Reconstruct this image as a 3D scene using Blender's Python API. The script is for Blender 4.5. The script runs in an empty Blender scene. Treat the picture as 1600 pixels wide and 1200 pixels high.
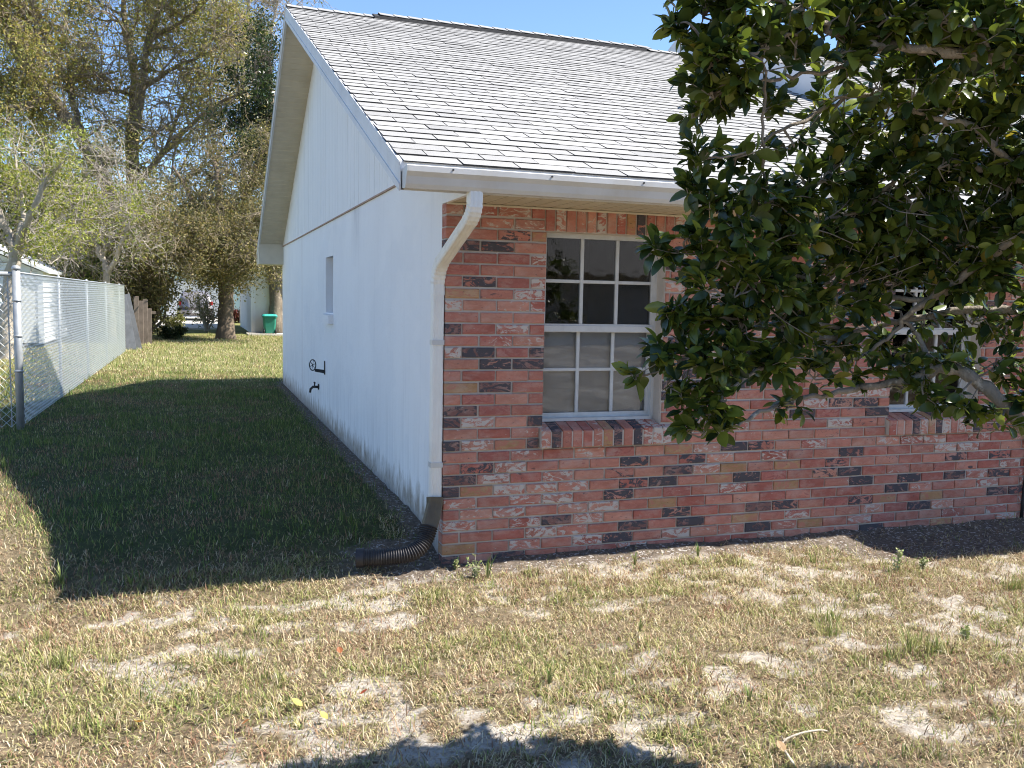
import bpy, math, random
import numpy as np
from mathutils import Vector, Matrix

random.seed(7)
RNG = np.random.default_rng(11)
SC = bpy.context.scene
COL = SC.collection

# ------------------------------------------------------------------ camera
CAM = np.array([-1.336, -4.9554, 1.5554])
YAW, PITCH, ROLL, FPX = .3382, .0914, .0196, 1417.18
_cy, _sy, _cp, _sp = math.cos(YAW), math.sin(YAW), math.cos(PITCH), math.sin(PITCH)
CD = np.array([_sy*_cp, _cy*_cp, -_sp])
_r0 = np.array([_cy, -_sy, 0.0]); _u0 = np.cross(_r0, CD)
CR = math.cos(ROLL)*_r0 + math.sin(ROLL)*_u0
CU = -math.sin(ROLL)*_r0 + math.cos(ROLL)*_u0
cam_data = bpy.data.cameras.new('camera')
cam = bpy.data.objects.new('camera', cam_data); COL.objects.link(cam)
cam.matrix_world = Matrix(((CR[0], CU[0], -CD[0], CAM[0]), (CR[1], CU[1], -CD[1], CAM[1]),
                           (CR[2], CU[2], -CD[2], CAM[2]), (0, 0, 0, 1)))
cam_data.sensor_width = 36.0
cam_data.sensor_fit = 'HORIZONTAL'
cam_data.lens = FPX/1600*36
cam_data.clip_start = 0.05
cam_data.clip_end = 600
SC.camera = cam

# ------------------------------------------------------------------ sky, sun, exposure
SUN_TO = Vector((1.67, -.54, 2.2)).normalized()       # towards the sun
SUN_EL = math.asin(SUN_TO.z)
SUN_AZ = math.atan2(SUN_TO.x, SUN_TO.y)
world = bpy.data.worlds.new('World'); SC.world = world; world.use_nodes = True
wn = world.node_tree.nodes; wl = world.node_tree.links
bg = wn['Background']
sky = wn.new('ShaderNodeTexSky'); sky.sky_type = 'NISHITA'; sky.sun_disc = False
sky.sun_elevation = SUN_EL; sky.sun_rotation = SUN_AZ
sky.altitude = 0; sky.air_density = 0.8; sky.dust_density = 0.0; sky.ozone_density = 4.5
wl.new(sky.outputs[0], bg.inputs[0]); bg.inputs[1].default_value = 0.115
sun_data = bpy.data.lights.new('sun', 'SUN'); sun_data.energy = 5.0; sun_data.angle = math.radians(0.55)
sun_data.color = (1.0, .95, .87)
sun = bpy.data.objects.new('sun', sun_data); COL.objects.link(sun)
sun.rotation_euler = (-SUN_TO).to_track_quat('-Z', 'Y').to_euler()
sun.location = (8, -6, 14)
SC.view_settings.view_transform = 'Standard'
SC.view_settings.look = 'None'
SC.view_settings.exposure = 1.25
SC.view_settings.gamma = 1
SC.view_settings.use_curve_mapping = False
SC.render.engine = 'CYCLES'
SC.cycles.use_denoising = True
SC.cycles.filter_width = 1.05
SC.cycles.max_bounces = 8
SC.cycles.transparent_max_bounces = 16


def at(px, py, dist):
    """world point seen at photo pixel (px, py), dist metres along the view axis"""
    return CAM + dist*((px-800)/FPX*CR - (py-600)/FPX*CU + CD)


def on(px, py, axis, val):
    v = (px-800)/FPX*CR - (py-600)/FPX*CU + CD
    return CAM + v*((val-CAM[axis])/v[axis])


# ------------------------------------------------------------------ helpers
def tag(o, label, cat, group=None, kind=None):
    o['label'] = label
    if cat: o['category'] = cat
    if group: o['group'] = group
    if kind: o['kind'] = kind
    return o


def empty(name, loc=(0, 0, 0)):
    o = bpy.data.objects.new(name, None); COL.objects.link(o); o.location = loc
    o.empty_display_size = .1
    return o


def link(name, me, mat, parent=None, loc=None):
    o = bpy.data.objects.new(name, me); COL.objects.link(o)
    if mat is not None and not me.materials: me.materials.append(mat)
    if loc is not None: o.location = loc
    if parent is not None:
        o.parent = parent
        if loc is None:                      # coordinates are world ones: take off the parent's place
            w = Vector((0, 0, 0)); q = parent
            while q is not None: w += q.location; q = q.parent
            o.location = -w
    return o


def np_mesh(name, V, F, smooth=False, fcol=None):
    """V (n,3), F (m,k) uniform polygons, fcol: dict attribute -> (m,4) colours per face"""
    V = np.asarray(V, np.float32); F = np.asarray(F, np.int32)
    m, k = F.shape
    me = bpy.data.meshes.new(name)
    me.vertices.add(len(V)); me.vertices.foreach_set('co', V.ravel())
    me.loops.add(m*k); me.loops.foreach_set('vertex_index', F.ravel())
    me.polygons.add(m)
    me.polygons.foreach_set('loop_start', np.arange(0, m*k, k, dtype=np.int32))
    me.polygons.foreach_set('loop_total', np.full(m, k, np.int32))
    me.polygons.foreach_set('use_smooth', np.full(m, bool(smooth)))
    me.update(calc_edges=True)
    if fcol:
        for an, c in fcol.items():
            a = me.attributes.new(an, 'FLOAT_COLOR', 'FACE')
            c = np.asarray(c, np.float32)
            if c.shape[1] == 3: c = np.hstack([c, np.ones((len(c), 1), np.float32)])
            a.data.foreach_set('color', c.ravel())
    return me


class MB:
    """collects boxes, prisms and tubes into one mesh"""
    def __init__(s): s.v = []; s.f = []; s.c = []; s.col = None
    def add(s, vs, fs):
        b = len(s.v); s.v += [tuple(map(float, v)) for v in vs]
        for f in fs: s.f.append(tuple(b+i for i in f)); s.c.append(s.col)
        return s
    def box(s, x0, x1, y0, y1, z0, z1):
        return s.add([(x0,y0,z0),(x1,y0,z0),(x1,y1,z0),(x0,y1,z0),(x0,y0,z1),(x1,y0,z1),(x1,y1,z1),(x0,y1,z1)],
                     [(0,3,2,1),(4,5,6,7),(0,1,5,4),(1,2,6,5),(2,3,7,6),(3,0,4,7)])
    def hexa(s, p):       # 8 points, bottom ring then top ring
        return s.add(p, [(0,3,2,1),(4,5,6,7),(0,1,5,4),(1,2,6,5),(2,3,7,6),(3,0,4,7)])
    def bbox(s, x0, x1, y0, y1, z0, z1, b):      # box with chamfered edges
        pts = []
        for (X, Y, Z) in [(x, y, z) for z in (z0, z1) for y in (y0, y1) for x in (x0, x1)]:
            sx = b if X == x0 else -b; sy = b if Y == y0 else -b; sz = b if Z == z0 else -b
            pts += [(X, Y+sy, Z+sz), (X+sx, Y, Z+sz), (X+sx, Y+sy, Z)]
        P = lambda i, j, k, a: 3*(i+2*j+4*k)+a
        fs = []
        for i in (0, 1): fs.append([P(i,0,0,0),P(i,1,0,0),P(i,1,1,0),P(i,0,1,0)][::(-1 if i == 0 else 1)])
        for j in (0, 1): fs.append([P(0,j,0,1),P(1,j,0,1),P(1,j,1,1),P(0,j,1,1)][::(1 if j == 0 else -1)])
        for k in (0, 1): fs.append([P(0,0,k,2),P(1,0,k,2),P(1,1,k,2),P(0,1,k,2)][::(-1 if k == 0 else 1)])
        for j in (0, 1):
            for k in (0, 1): fs.append([P(0,j,k,1),P(1,j,k,1),P(1,j,k,2),P(0,j,k,2)])
        for i in (0, 1):
            for k in (0, 1): fs.append([P(i,0,k,0),P(i,1,k,0),P(i,1,k,2),P(i,0,k,2)])
        for i in (0, 1):
            for j in (0, 1): fs.append([P(i,j,0,0),P(i,j,1,0),P(i,j,1,1),P(i,j,0,1)])
        for i in (0, 1):
            for j in (0, 1):
                for k in (0, 1): fs.append([P(i,j,k,0),P(i,j,k,1),P(i,j,k,2)])
        return s.add(pts, fs)
    def prism(s, poly, axis, a, b):              # polygon in the two other axes, extruded along axis
        n = len(poly)
        def mk(p, t):
            return (t, p[0], p[1]) if axis == 0 else ((p[0], t, p[1]) if axis == 1 else (p[0], p[1], t))
        vs = [mk(p, a) for p in poly]+[mk(p, b) for p in poly]
        fs = [tuple(range(n))[::-1], tuple(range(n, 2*n))]+[(i, (i+1) % n, n+(i+1) % n, n+i) for i in range(n)]
        return s.add(vs, fs)
    def tube(s, pts, rad, n=8, caps=True):
        pts = [np.asarray(p, float) for p in pts]; m = len(pts)
        if np.isscalar(rad): rad = [rad]*m
        t0 = pts[1]-pts[0]; t0 = t0/(np.linalg.norm(t0)+1e-9)
        ref = np.array([0, 0, 1.0]) if abs(t0[2]) < .9 else np.array([1.0, 0, 0])
        a = np.cross(t0, ref); a /= np.linalg.norm(a)
        vs = []
        for i in range(m):
            t = pts[min(i+1, m-1)]-pts[max(i-1, 0)]; t = t/(np.linalg.norm(t)+1e-9)
            a = a-t*(a@t); a /= (np.linalg.norm(a)+1e-9); b = np.cross(t, a)
            for k in range(n):
                th = 2*math.pi*k/n
                vs.append(pts[i]+rad[i]*(math.cos(th)*a+math.sin(th)*b))
        fs = [(i*n+k, i*n+(k+1) % n, (i+1)*n+(k+1) % n, (i+1)*n+k) for i in range(m-1) for k in range(n)]
        if caps: fs += [tuple(range(n))[::-1], tuple((m-1)*n+k for k in range(n))]
        return s.add(vs, fs)
    def mesh(s, name, smooth=False, attr=None):
        me = bpy.data.meshes.new(name); me.from_pydata(s.v, [], s.f); me.update()
        if smooth: me.polygons.foreach_set('use_smooth', np.ones(len(me.polygons), bool))
        if attr:
            a = me.attributes.new(attr, 'FLOAT_COLOR', 'FACE')
            a.data.foreach_set('color', np.array([(c[0], c[1], c[2], 1) for c in s.c], np.float32).ravel())
        return me
    def build(s, name, mat, parent=None, smooth=False, attr=None):
        return link(name, s.mesh(name, smooth, attr), mat, parent)


def box(name, mat, parent, *a, b=0):
    m = MB()
    m.bbox(*a, b) if b else m.box(*a)
    return m.build(name, mat, parent)


# value noise in numpy
_perm = RNG.random((256, 256))
def vnoise(x, y):
    x = np.asarray(x, float); y = np.asarray(y, float)
    xi = np.floor(x).astype(int); yi = np.floor(y).astype(int); fx = x-xi; fy = y-yi
    fx = fx*fx*(3-2*fx); fy = fy*fy*(3-2*fy)
    g = lambda a, b: _perm[a % 256, b % 256]
    return (g(xi, yi)*(1-fx)+g(xi+1, yi)*fx)*(1-fy)+(g(xi, yi+1)*(1-fx)+g(xi+1, yi+1)*fx)*fy
def fbm(x, y, o=4):
    s = 0; a = .5; t = 0
    for i in range(o): s = s+a*vnoise(x*2**i+17*i, y*2**i+5*i); t += a; a *= .5
    return s/t
def sstep(a, b, x):
    t = np.clip((np.asarray(x, float)-a)/(b-a), 0, 1); return t*t*(3-2*t)


def gz(x, y):
    """ground height"""
    x = np.asarray(x, float); y = np.asarray(y, float)
    z = .17*sstep(-.35, .75, y)
    z = z+(.05*(fbm(x*.5+3, y*.5)-.5)+.035*(fbm(x*2.2, y*2.2+9, 3)-.5))*sstep(.1, .7, np.abs(x-.0)+np.maximum(0, -y))
    return z


# ------------------------------------------------------------------ materials
def M(name, color=(.5, .5, .5), rough=.7, metal=0.0, spec=None):
    m = bpy.data.materials.new(name); m.use_nodes = True
    b = m.node_tree.nodes['Principled BSDF']
    b.inputs['Base Color'].default_value = (*color, 1); b.inputs['Roughness'].default_value = rough
    b.inputs['Metallic'].default_value = metal
    if spec is not None: b.inputs['Specular IOR Level'].default_value = spec
    return m


class N:
    """thin wrapper to wire nodes"""
    def __init__(s, mat):
        s.t = mat.node_tree; s.n = s.t.nodes; s.l = s.t.links; s.b = s.n['Principled BSDF']; s.out = s.n['Material Output']
    def new(s, typ, **kw):
        x = s.n.new(typ)
        for k, v in kw.items(): setattr(x, k, v)
        return x
    def put(s, sock, v):
        if isinstance(v, (int, float)): sock.default_value = v
        elif isinstance(v, tuple): sock.default_value = (*v, 1) if len(v) == 3 and sock.type == 'RGBA' else v
        else: s.l.new(v, sock)
    def pos(s): return s.new('ShaderNodeNewGeometry').outputs['Position']
    def obj(s): return s.new('ShaderNodeTexCoord').outputs['Object']
    def map(s, v, scale=(1, 1, 1), loc=(0, 0, 0), rot=(0, 0, 0)):
        x = s.new('ShaderNodeMapping'); s.l.new(v, x.inputs[0])
        x.inputs['Scale'].default_value = scale; x.inputs['Location'].default_value = loc; x.inputs['Rotation'].default_value = rot
        return x.outputs[0]
    def noise(s, v, scale, detail=4, rough=.55, dist=0, out=0):
        x = s.new('ShaderNodeTexNoise'); s.l.new(v, x.inputs['Vector'])
        x.inputs['Scale'].default_value = scale; x.inputs['Detail'].default_value = detail
        x.inputs['Roughness'].default_value = rough; x.inputs['Distortion'].default_value = dist
        return x.outputs[out]
    def ramp(s, f, stops):
        x = s.new('ShaderNodeValToRGB'); s.put(x.inputs[0], f); e = x.color_ramp.elements
        while len(e) < len(stops): e.new(.5)
        for el, (p, c) in zip(e, stops): el.position = p; el.color = (*c, 1) if len(c) == 3 else c
        return x.outputs[0]
    def step(s, f, a, b, lo=0.0, hi=1.0):
        x = s.new('ShaderNodeMapRange'); s.put(x.inputs[0], f)
        s.put(x.inputs[1], a); s.put(x.inputs[2], b); x.inputs[3].default_value = lo; x.inputs[4].default_value = hi
        return x.outputs[0]
    def math(s, op, a, b=0.0):
        x = s.new('ShaderNodeMath', operation=op); s.put(x.inputs[0], a); s.put(x.inputs[1], b); return x.outputs[0]
    def mix(s, f, a, b, mode='MIX'):
        x = s.new('ShaderNodeMix', data_type='RGBA', blend_type=mode)
        s.put(x.inputs[0], f); s.put(x.inputs[6], a); s.put(x.inputs[7], b); return x.outputs[2]
    def attr(s, name, out='Color'):
        x = s.new('ShaderNodeAttribute'); x.attribute_name = name; return x.outputs[out]
    def sep(s, v):
        x = s.new('ShaderNodeSeparateXYZ'); s.l.new(v, x.inputs[0]); return x.outputs
    def color(s, c): s.put(s.b.inputs['Base Color'], c)
    def bump(s, h, strength=.3, dist=.01):
        x = s.new('ShaderNodeBump'); s.put(x.inputs['Height'], h)
        x.inputs['Strength'].default_value = strength; x.inputs['Distance'].default_value = dist
        s.l.new(x.outputs[0], s.b.inputs['Normal'])
    def rough(s, r): s.put(s.b.inputs['Roughness'], r)


def worn(name, color, rough=.6, var=.12, scale=9, dirt=None, damt=.25, bump=0, metal=0.0):
    """plain material with mottling, faint dirt and small relief"""
    m = M(name, color, rough, metal); n = N(m); p = n.pos()
    a = n.noise(p, scale, 5, .6); lo = tuple(c*(1-var) for c in color); hi = tuple(min(1, c*(1+var)) for c in color)
    c = n.ramp(a, [(.3, lo), (.7, hi)])
    if dirt:
        d = n.noise(n.map(p, (1.6, 1.6, .5)), scale*.55, 6, .65)
        c = n.mix(n.step(d, .52, .78, 0, damt), c, dirt)
    n.color(c)
    n.rough(n.step(n.noise(p, scale*3, 3), .3, .7, rough*.85, min(1, rough*1.12)))
    if bump: n.bump(n.noise(p, scale*14, 4), bump, .004)
    return m


def leaf_mat(name, rough=.45, trans=.35, spec=.5):
    m = M(name, (.1, .15, .03), rough, 0, spec); n = N(m)
    c = n.attr('leafcol')
    c = n.mix(n.step(n.noise(n.pos(), 30, 3), .35, .7, 0, .35), c, (.55, .6, .5), 'MULTIPLY')
    n.color(c)
    t = n.new('ShaderNodeBsdfTranslucent')
    n.l.new(n.mix(.55, c, (1.0, .95, .25), 'MULTIPLY'), t.inputs[0])
    # light through a leaf is yellower and stronger than what it reflects
    x = n.new('ShaderNodeMixShader'); x.inputs[0].default_value = trans
    n.l.new(n.b.outputs[0], x.inputs[1]); n.l.new(t.outputs[0], x.inputs[2]); n.l.new(x.outputs[0], n.out.inputs[0])
    return m


MAT = {}
# stucco
m = M('stucco', (.8, .8, .8), .85); n = N(m); p = n.pos(); z = n.sep(p)[2]
c = n.ramp(n.noise(p, 1.3, 5, .6), [(.3, (.86, .84, .825)), (.7, (.91, .895, .88))])
st = n.noise(n.map(p, (1, 5, .28)), 2.2, 6, .7)
c = n.mix(n.step(st, .55, .75, 0, .20), c, (.50, .49, .50))
st2 = n.math('MULTIPLY', n.step(n.noise(n.map(p, (1, 8, .4), (0, 3, 0)), 2.0, 5, .7), .45, .7), n.step(z, .95, .25))
c = n.mix(n.math('MULTIPLY', st2, .42), c, (.40, .38, .37))
edge = n.math('ADD', z, n.step(n.noise(n.map(p, (1, 1, .35)), 9, 5, .7), .25, .75, -.17, .13))
c = n.mix(n.step(edge, .36, .22, 0, .85), c, (.34, .29, .235))
c = n.mix(n.math('MULTIPLY', n.step(edge, .25, .17, 0, .7), n.step(n.noise(p, 24, 4), .4, .6)), c, (.24, .195, .15))
c = n.mix(n.step(n.noise(p, 45, 2), .70, .74, 0, .35), c, (.45, .45, .45))
yy = n.sep(p)[1]
run = n.math('MULTIPLY', n.step(n.math('ABSOLUTE', n.math('SUBTRACT', yy, 3.0)), .26, .0), n.step(z, 1.80, 2.33))
run = n.math('MULTIPLY', run, n.step(n.noise(n.map(p, (1, 9, .5)), 4, 5, .7), .38, .62))
c = n.mix(n.math('MULTIPLY', run, .62), c, (.36, .35, .36))
pat = n.step(n.noise(n.map(p, (1, .6, 1), (4, 2, 1)), 1.7, 3, .5), .52, .56, 0, .10)
c = n.mix(pat, c, (.62, .64, .68))
n.color(c); n.bump(n.math('ADD', n.noise(p, 55, 6, .75), n.math('MULTIPLY', n.noise(p, 5, 3), 2.5)), .5, .007); MAT['stucco'] = m

m = M('painted_siding', (.78, .78, .79), .6); n = N(m); p = n.pos()
c = n.ramp(n.noise(n.map(p, (1, 9, .5)), 1.5, 5, .65), [(.25, (.80, .785, .775)), (.75, (.89, .875, .865))])
c = n.mix(n.step(n.noise(n.map(p, (1, 3, .25)), 3, 5, .7), .56, .8, 0, .3), c, (.52, .53, .56)); n.color(c)
n.bump(n.noise(n.map(p, (1, 30, 2)), 6, 4), .2, .003); MAT['siding'] = m

MAT['cream'] = worn('cream_soffit', (.60, .54, .42), .6, .07, 5, (.38, .33, .25), .3)
MAT['fascia'] = worn('painted_fascia', (.66, .665, .67), .5, .08, 4, (.42, .40, .38), .5)
MAT['gutter'] = worn('gutter_enamel', (.56, .555, .545), .38, .06, 5, (.45, .40, .33), .55)
MAT['downspout'] = worn('downspout_enamel', (.74, .73, .70), .4, .06, 6, (.52, .40, .25), .6)
MAT['window_frame'] = worn('window_enamel', (.56, .56, .55), .45, .08, 14, (.40, .39, .38), .5)
MAT['dark_metal'] = worn('dark_iron', (.02, .02, .022), .6, .2, 30)
MAT['roof_deck'] = worn('roof_felt', (.08, .08, .08), .9, .2, 8)
MAT['vent_strip'] = worn('ridge_vent_plastic', (.035, .033, .032), .8, .2, 20)
MAT['flashing'] = worn('flashing', (.40, .27, .20), .7, .25, 12)

m = M('asphalt_shingle', (.4, .4, .4), .95, 0, .2); n = N(m); p = n.pos()
c = n.attr('shcol')
c = n.mix(1.0, c, n.ramp(n.noise(p, 210, 2, .8), [(.25, (.66, .66, .66)), (.5, (1, 1, 1)), (.75, (1.25, 1.24, 1.22))]), 'MULTIPLY')
c = n.mix(n.step(n.noise(n.map(p, (2.2, .8, .8)), 1.6, 6, .7), .46, .75, 0, .3), c, (.70, .69, .67), 'MULTIPLY')
n.color(c); n.bump(n.noise(p, 260, 2), .5, .003); MAT['shingle'] = m

m = M('brick', (.4, .15, .1), .85, 0, .25); n = N(m); p = n.pos()
base = n.attr('bcol'); over = n.attr('bover'); par = n.sep(n.attr('bpar', 'Vector'))
off = n.new('ShaderNodeCombineXYZ'); n.l.new(n.math('MULTIPLY', par[1], 40.0), off.inputs[0]); n.l.new(n.math('MULTIPLY', par[2], 40.0), off.inputs[2])
vm = n.new('ShaderNodeVectorMath', operation='ADD'); n.l.new(n.map(p, (.75, 1, 1.5)), vm.inputs[0]); n.l.new(off.outputs[0], vm.inputs[1]); q = vm.outputs[0]
c = n.mix(n.step(n.noise(q, 12, 6, .7, .8), .36, .66, 0, .75), base, (.66, .55, .53), 'MULTIPLY')
c = n.mix(n.step(n.noise(n.map(q, (1, 1, 1), (3, 9, 5)), 9, 5, .7), .46, .70, 0, .5), c, (.52, .40, .34))
c = n.mix(n.step(n.noise(q, 70, 4, .7), .55, .75, 0, .4), c, (1.35, 1.3, 1.25), 'MULTIPLY')
f = n.noise(q, 15, 6, .68, 1.9)
thr = n.math('SUBTRACT', 1.0, par[0])
c = n.mix(n.step(n.math('SUBTRACT', f, thr), -.02, .025), c, over)
sp = n.noise(q, 42, 3, .6)
c = n.mix(n.step(sp, .65, .72, 0, .7), c, (.06, .045, .045))
c = n.mix(n.step(n.noise(n.map(q, (1, 1, 1), (7, 3, 2)), 34, 5, .7), .63, .70, 0, .7), c, (.55, .48, .42))
n.color(c); n.bump(n.noise(q, 55, 6, .7), .55, .006); MAT['brick'] = m

m = M('mortar', (.4, .33, .28), .95, 0, .2); n = N(m); p = n.pos()
c = n.ramp(n.noise(p, 6, 5, .6), [(.3, (.46, .405, .355)), (.7, (.58, .52, .465))]); n.color(c)
n.bump(n.noise(p, 120, 4, .7), .6, .004); MAT['mortar'] = m

# glass: clear pane, mirror part by Fresnel
def glass(name, tint):
    m = bpy.data.materials.new(name); m.use_nodes = True; t = m.node_tree; t.nodes.clear()
    o = t.nodes.new('ShaderNodeOutputMaterial'); mx = t.nodes.new('ShaderNodeMixShader'); tr = t.nodes.new('ShaderNodeBsdfTransparent')
    gl = t.nodes.new('ShaderNodeBsdfGlossy'); fr = t.nodes.new('ShaderNodeFresnel'); fr.inputs[0].default_value = 1.5
    tr.inputs[0].default_value = (*tint, 1); gl.inputs['Roughness'].default_value = .01
    nz = t.nodes.new('ShaderNodeTexNoise'); nz.inputs['Scale'].default_value = 2.5; bp = t.nodes.new('ShaderNodeBump')
    bp.inputs['Strength'].default_value = .02; bp.inputs['Distance'].default_value = .02
    t.links.new(nz.outputs[0], bp.inputs['Height']); t.links.new(bp.outputs[0], gl.inputs['Normal'])
    t.links.new(fr.outputs[0], mx.inputs[0]); t.links.new(tr.outputs[0], mx.inputs[1]); t.links.new(gl.outputs[0], mx.inputs[2]); t.links.new(mx.outputs[0], o.inputs[0])
    return m
MAT['glass'] = glass('window_glass', (.86, .86, .86))
MAT['slot'] = worn('obscured_glass', (.36, .39, .41), .3, .1, 6)
MAT['room'] = worn('room_plaster', (.05, .05, .047), .9, .1, 2)
MAT['blind'] = worn('blind_cloth', (.58, .58, .57), .9, .08, 3)

MAT['pipe'] = worn('corrugated_plastic', (.026, .023, .025), .5, .25, 12, (.08, .07, .06), .4)
MAT['adapter'] = worn('brown_plastic', (.105, .078, .045), .5, .2, 14, (.05, .04, .03), .5)
MAT['steel'] = worn('galvanised_steel', (.36, .38, .39), .5, .15, 14, (.2, .2, .2), .4, 0, .3)
MAT['wire'] = M('galvanised_wire', (.74, .77, .78), .4, .15)
m = worn('lap_siding', (.74, .74, .73), .6, .07, 3, (.5, .5, .48), .3); MAT['lap'] = m
MAT['white_wall'] = worn('painted_block', (.72, .70, .64), .8, .06, 2, (.5, .47, .42), .3)
MAT['blue_wall'] = worn('pale_blue_wall', (.50, .64, .66), .8, .06, 2)
MAT['far_roof'] = worn('far_roof', (.25, .24, .23), .95, .15, 4)
MAT['wood'] = worn('weathered_board', (.175, .135, .105), .9, .25, 7, (.12, .09, .07), .6)
MAT['grey_board'] = worn('grey_sheet', (.12, .125, .13), .7, .25, 5, (.10, .09, .08), .6)
MAT['concrete'] = worn('concrete', (.52, .48, .42), .9, .12, 3, (.3, .27, .24), .4, .2)
MAT['bin'] = worn('green_bin', (.012, .17, .11), .5, .12, 6)
MAT['bin_lid'] = worn('teal_lid', (.03, .33, .29), .5, .1, 6)
MAT['rubber'] = M('black_rubber', (.015, .015, .015), .8)
MAT['car_paint'] = M('silver_car_paint', (.36, .33, .33), .3, .6)
MAT['car_glass'] = M('car_glass', (.03, .04, .05), .08)
MAT['tail_light'] = M('tail_light', (.35, .02, .02), .25)
MAT['plate'] = M('number_plate', (.7, .7, .68), .5)

def bark(name, a, b, sc=6):
    m = M(name, a, .95, 0, .15); n = N(m); p = n.pos()
    c = n.ramp(n.noise(n.map(p, (1, 1, .35)), sc, 6, .7), [(.28, a), (.7, b)])
    c = n.mix(n.step(n.noise(p, sc*2.3, 4, .6), .58, .7, 0, .55), c, tuple(min(1, v*1.9) for v in b)); n.color(c)
    n.bump(n.noise(n.map(p, (1, 1, .3)), sc*5, 5, .7), .8, .02); return m
MAT['twig'] = bark('tan_twig', (.16, .13, .09), (.30, .245, .17), 5)
MAT['bark_near'] = bark('mottled_bark', (.21, .18, .145), (.40, .35, .29), 16)
MAT['bark_oak'] = bark('oak_bark', (.10, .083, .062), (.26, .215, .16), 4)
MAT['bark_pale'] = bark('pale_bark', (.27, .235, .185), (.46, .40, .33), 5)
MAT['bark_brown'] = bark('brown_bark', (.09, .07, .05), (.21, .16, .115), 5)
MAT['leaf_near'] = leaf_mat('glossy_leaf', .27, .40, .5)
MAT['leaf'] = leaf_mat('leaf', .5, .45, .35)

m = M('grass_blade', (.2, .2, .1), .6, 0, .25); n = N(m); c = n.attr('leafcol'); n.color(c)
t = n.new('ShaderNodeBsdfTranslucent'); n.l.new(c, t.inputs[0]); x = n.new('ShaderNodeMixShader'); x.inputs[0].default_value = .25
n.l.new(n.b.outputs[0], x.inputs[1]); n.l.new(t.outputs[0], x.inputs[2]); n.l.new(x.outputs[0], n.out.inputs[0]); MAT['grass'] = m

# ground: sand, thatch, dark soil, shade-darkened side turf, far turf; the masks come with the mesh
m = M('lawn_soil', (.3, .25, .18), .95, 0, .15); n = N(m); p = n.pos(); g = n.attr('ground')
gs = n.new('ShaderNodeSeparateColor'); n.l.new(g, gs.inputs[0])
sand = n.ramp(n.noise(p, 22, 5, .7), [(.3, (.30, .265, .22)), (.7, (.56, .51, .44))])
sand = n.mix(n.step(n.noise(p, 60, 5, .75), .50, .66, 0, .8), sand, (.20, .15, .10))
that = n.ramp(n.noise(p, 40, 5, .75), [(.28, (.07, .05, .03)), (.5, (.17, .13, .08)), (.72, (.33, .265, .17))])
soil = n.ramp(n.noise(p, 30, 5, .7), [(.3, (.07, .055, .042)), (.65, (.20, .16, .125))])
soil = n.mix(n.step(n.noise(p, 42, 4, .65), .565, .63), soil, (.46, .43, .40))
shade_turf = n.ramp(n.noise(p, 14, 6, .75), [(.3, (.035, .042, .018)), (.55, (.065, .075, .03)), (.75, (.12, .11, .055))])  # turf inside the house shadow, part of the shade put into its colour
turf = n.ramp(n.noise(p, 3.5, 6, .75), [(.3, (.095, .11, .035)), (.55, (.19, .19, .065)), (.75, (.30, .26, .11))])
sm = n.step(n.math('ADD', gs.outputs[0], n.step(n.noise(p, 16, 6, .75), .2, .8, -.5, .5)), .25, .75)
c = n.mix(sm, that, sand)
c = n.mix(gs.outputs[2], c, n.mix(gs.outputs[0], shade_turf, turf))
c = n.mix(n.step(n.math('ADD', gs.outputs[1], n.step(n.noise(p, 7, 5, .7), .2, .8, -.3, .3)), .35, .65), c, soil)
n.color(c); n.bump(n.noise(p, 45, 6, .75), .8, .02); MAT['ground'] = m

# ------------------------------------------------------------------ ground
def sand_mask(x, y):
    a = .30*fbm(x*1.3+40, y*1.9+11, 3)+.70*fbm(x*8+4, y*11+1, 4)
    right = sstep(-1.2, 1.4, x)*.05
    f = sstep(.485, .65, a+right)*sstep(.6, -.3, y)*sstep(.32, .46, fbm(x*1.1+9, y*1.6+29, 2)+1.2*right)
    return f
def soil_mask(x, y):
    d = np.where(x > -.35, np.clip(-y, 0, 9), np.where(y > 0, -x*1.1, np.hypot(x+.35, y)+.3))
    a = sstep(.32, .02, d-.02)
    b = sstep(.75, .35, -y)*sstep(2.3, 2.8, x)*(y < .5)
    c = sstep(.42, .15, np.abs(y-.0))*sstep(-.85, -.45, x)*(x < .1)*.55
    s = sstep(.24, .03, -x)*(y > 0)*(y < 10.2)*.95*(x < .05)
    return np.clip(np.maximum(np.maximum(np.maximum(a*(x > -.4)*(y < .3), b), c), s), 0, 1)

def sunlit_side(x, y): return sstep(.25, -.25, x+2.05+.27*np.asarray(y)+.35*(fbm(x*2, y*2+4, 2)-.5))*sstep(6.5, 4.5, y)  # mask of lawn outside the roof shadow; inside, grass and soil are coloured darker
gx = np.concatenate([np.linspace(-220, -24, 14)[:-1], np.linspace(-24, -6, 30)[:-1], np.arange(-6, 6.01, .07), np.linspace(6, 24, 30)[1:], np.linspace(24, 220, 14)[1:]])
gy = np.concatenate([np.linspace(-220, -16, 12)[:-1], np.linspace(-16, -3.4, 20)[:-1], np.arange(-3.4, 2.0, .05), np.arange(2.0, 13, .12), np.linspace(13, 40, 60)[1:], np.linspace(40, 300, 20)[1:]])
X, Y = np.meshgrid(gx, gy); Z = gz(X, Y)
near = sstep(5, 3, np.abs(X))*sstep(4, 1.5, Y)*sstep(-5, -3.4, Y)
Z = Z+near*(.030*(fbm(X*9, Y*9, 3)-.5)+.018*(fbm(X*30, Y*30, 2)-.5))
nx, ny = len(gx), len(gy)
V = np.stack([X.ravel(), Y.ravel(), Z.ravel()], 1)
ii, jj = np.meshgrid(np.arange(nx-1), np.arange(ny-1)); b0 = (jj*nx+ii).ravel()
F = np.stack([b0, b0+1, b0+nx+1, b0+nx], 1)
me = np_mesh('ground', V, F, True)
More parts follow.
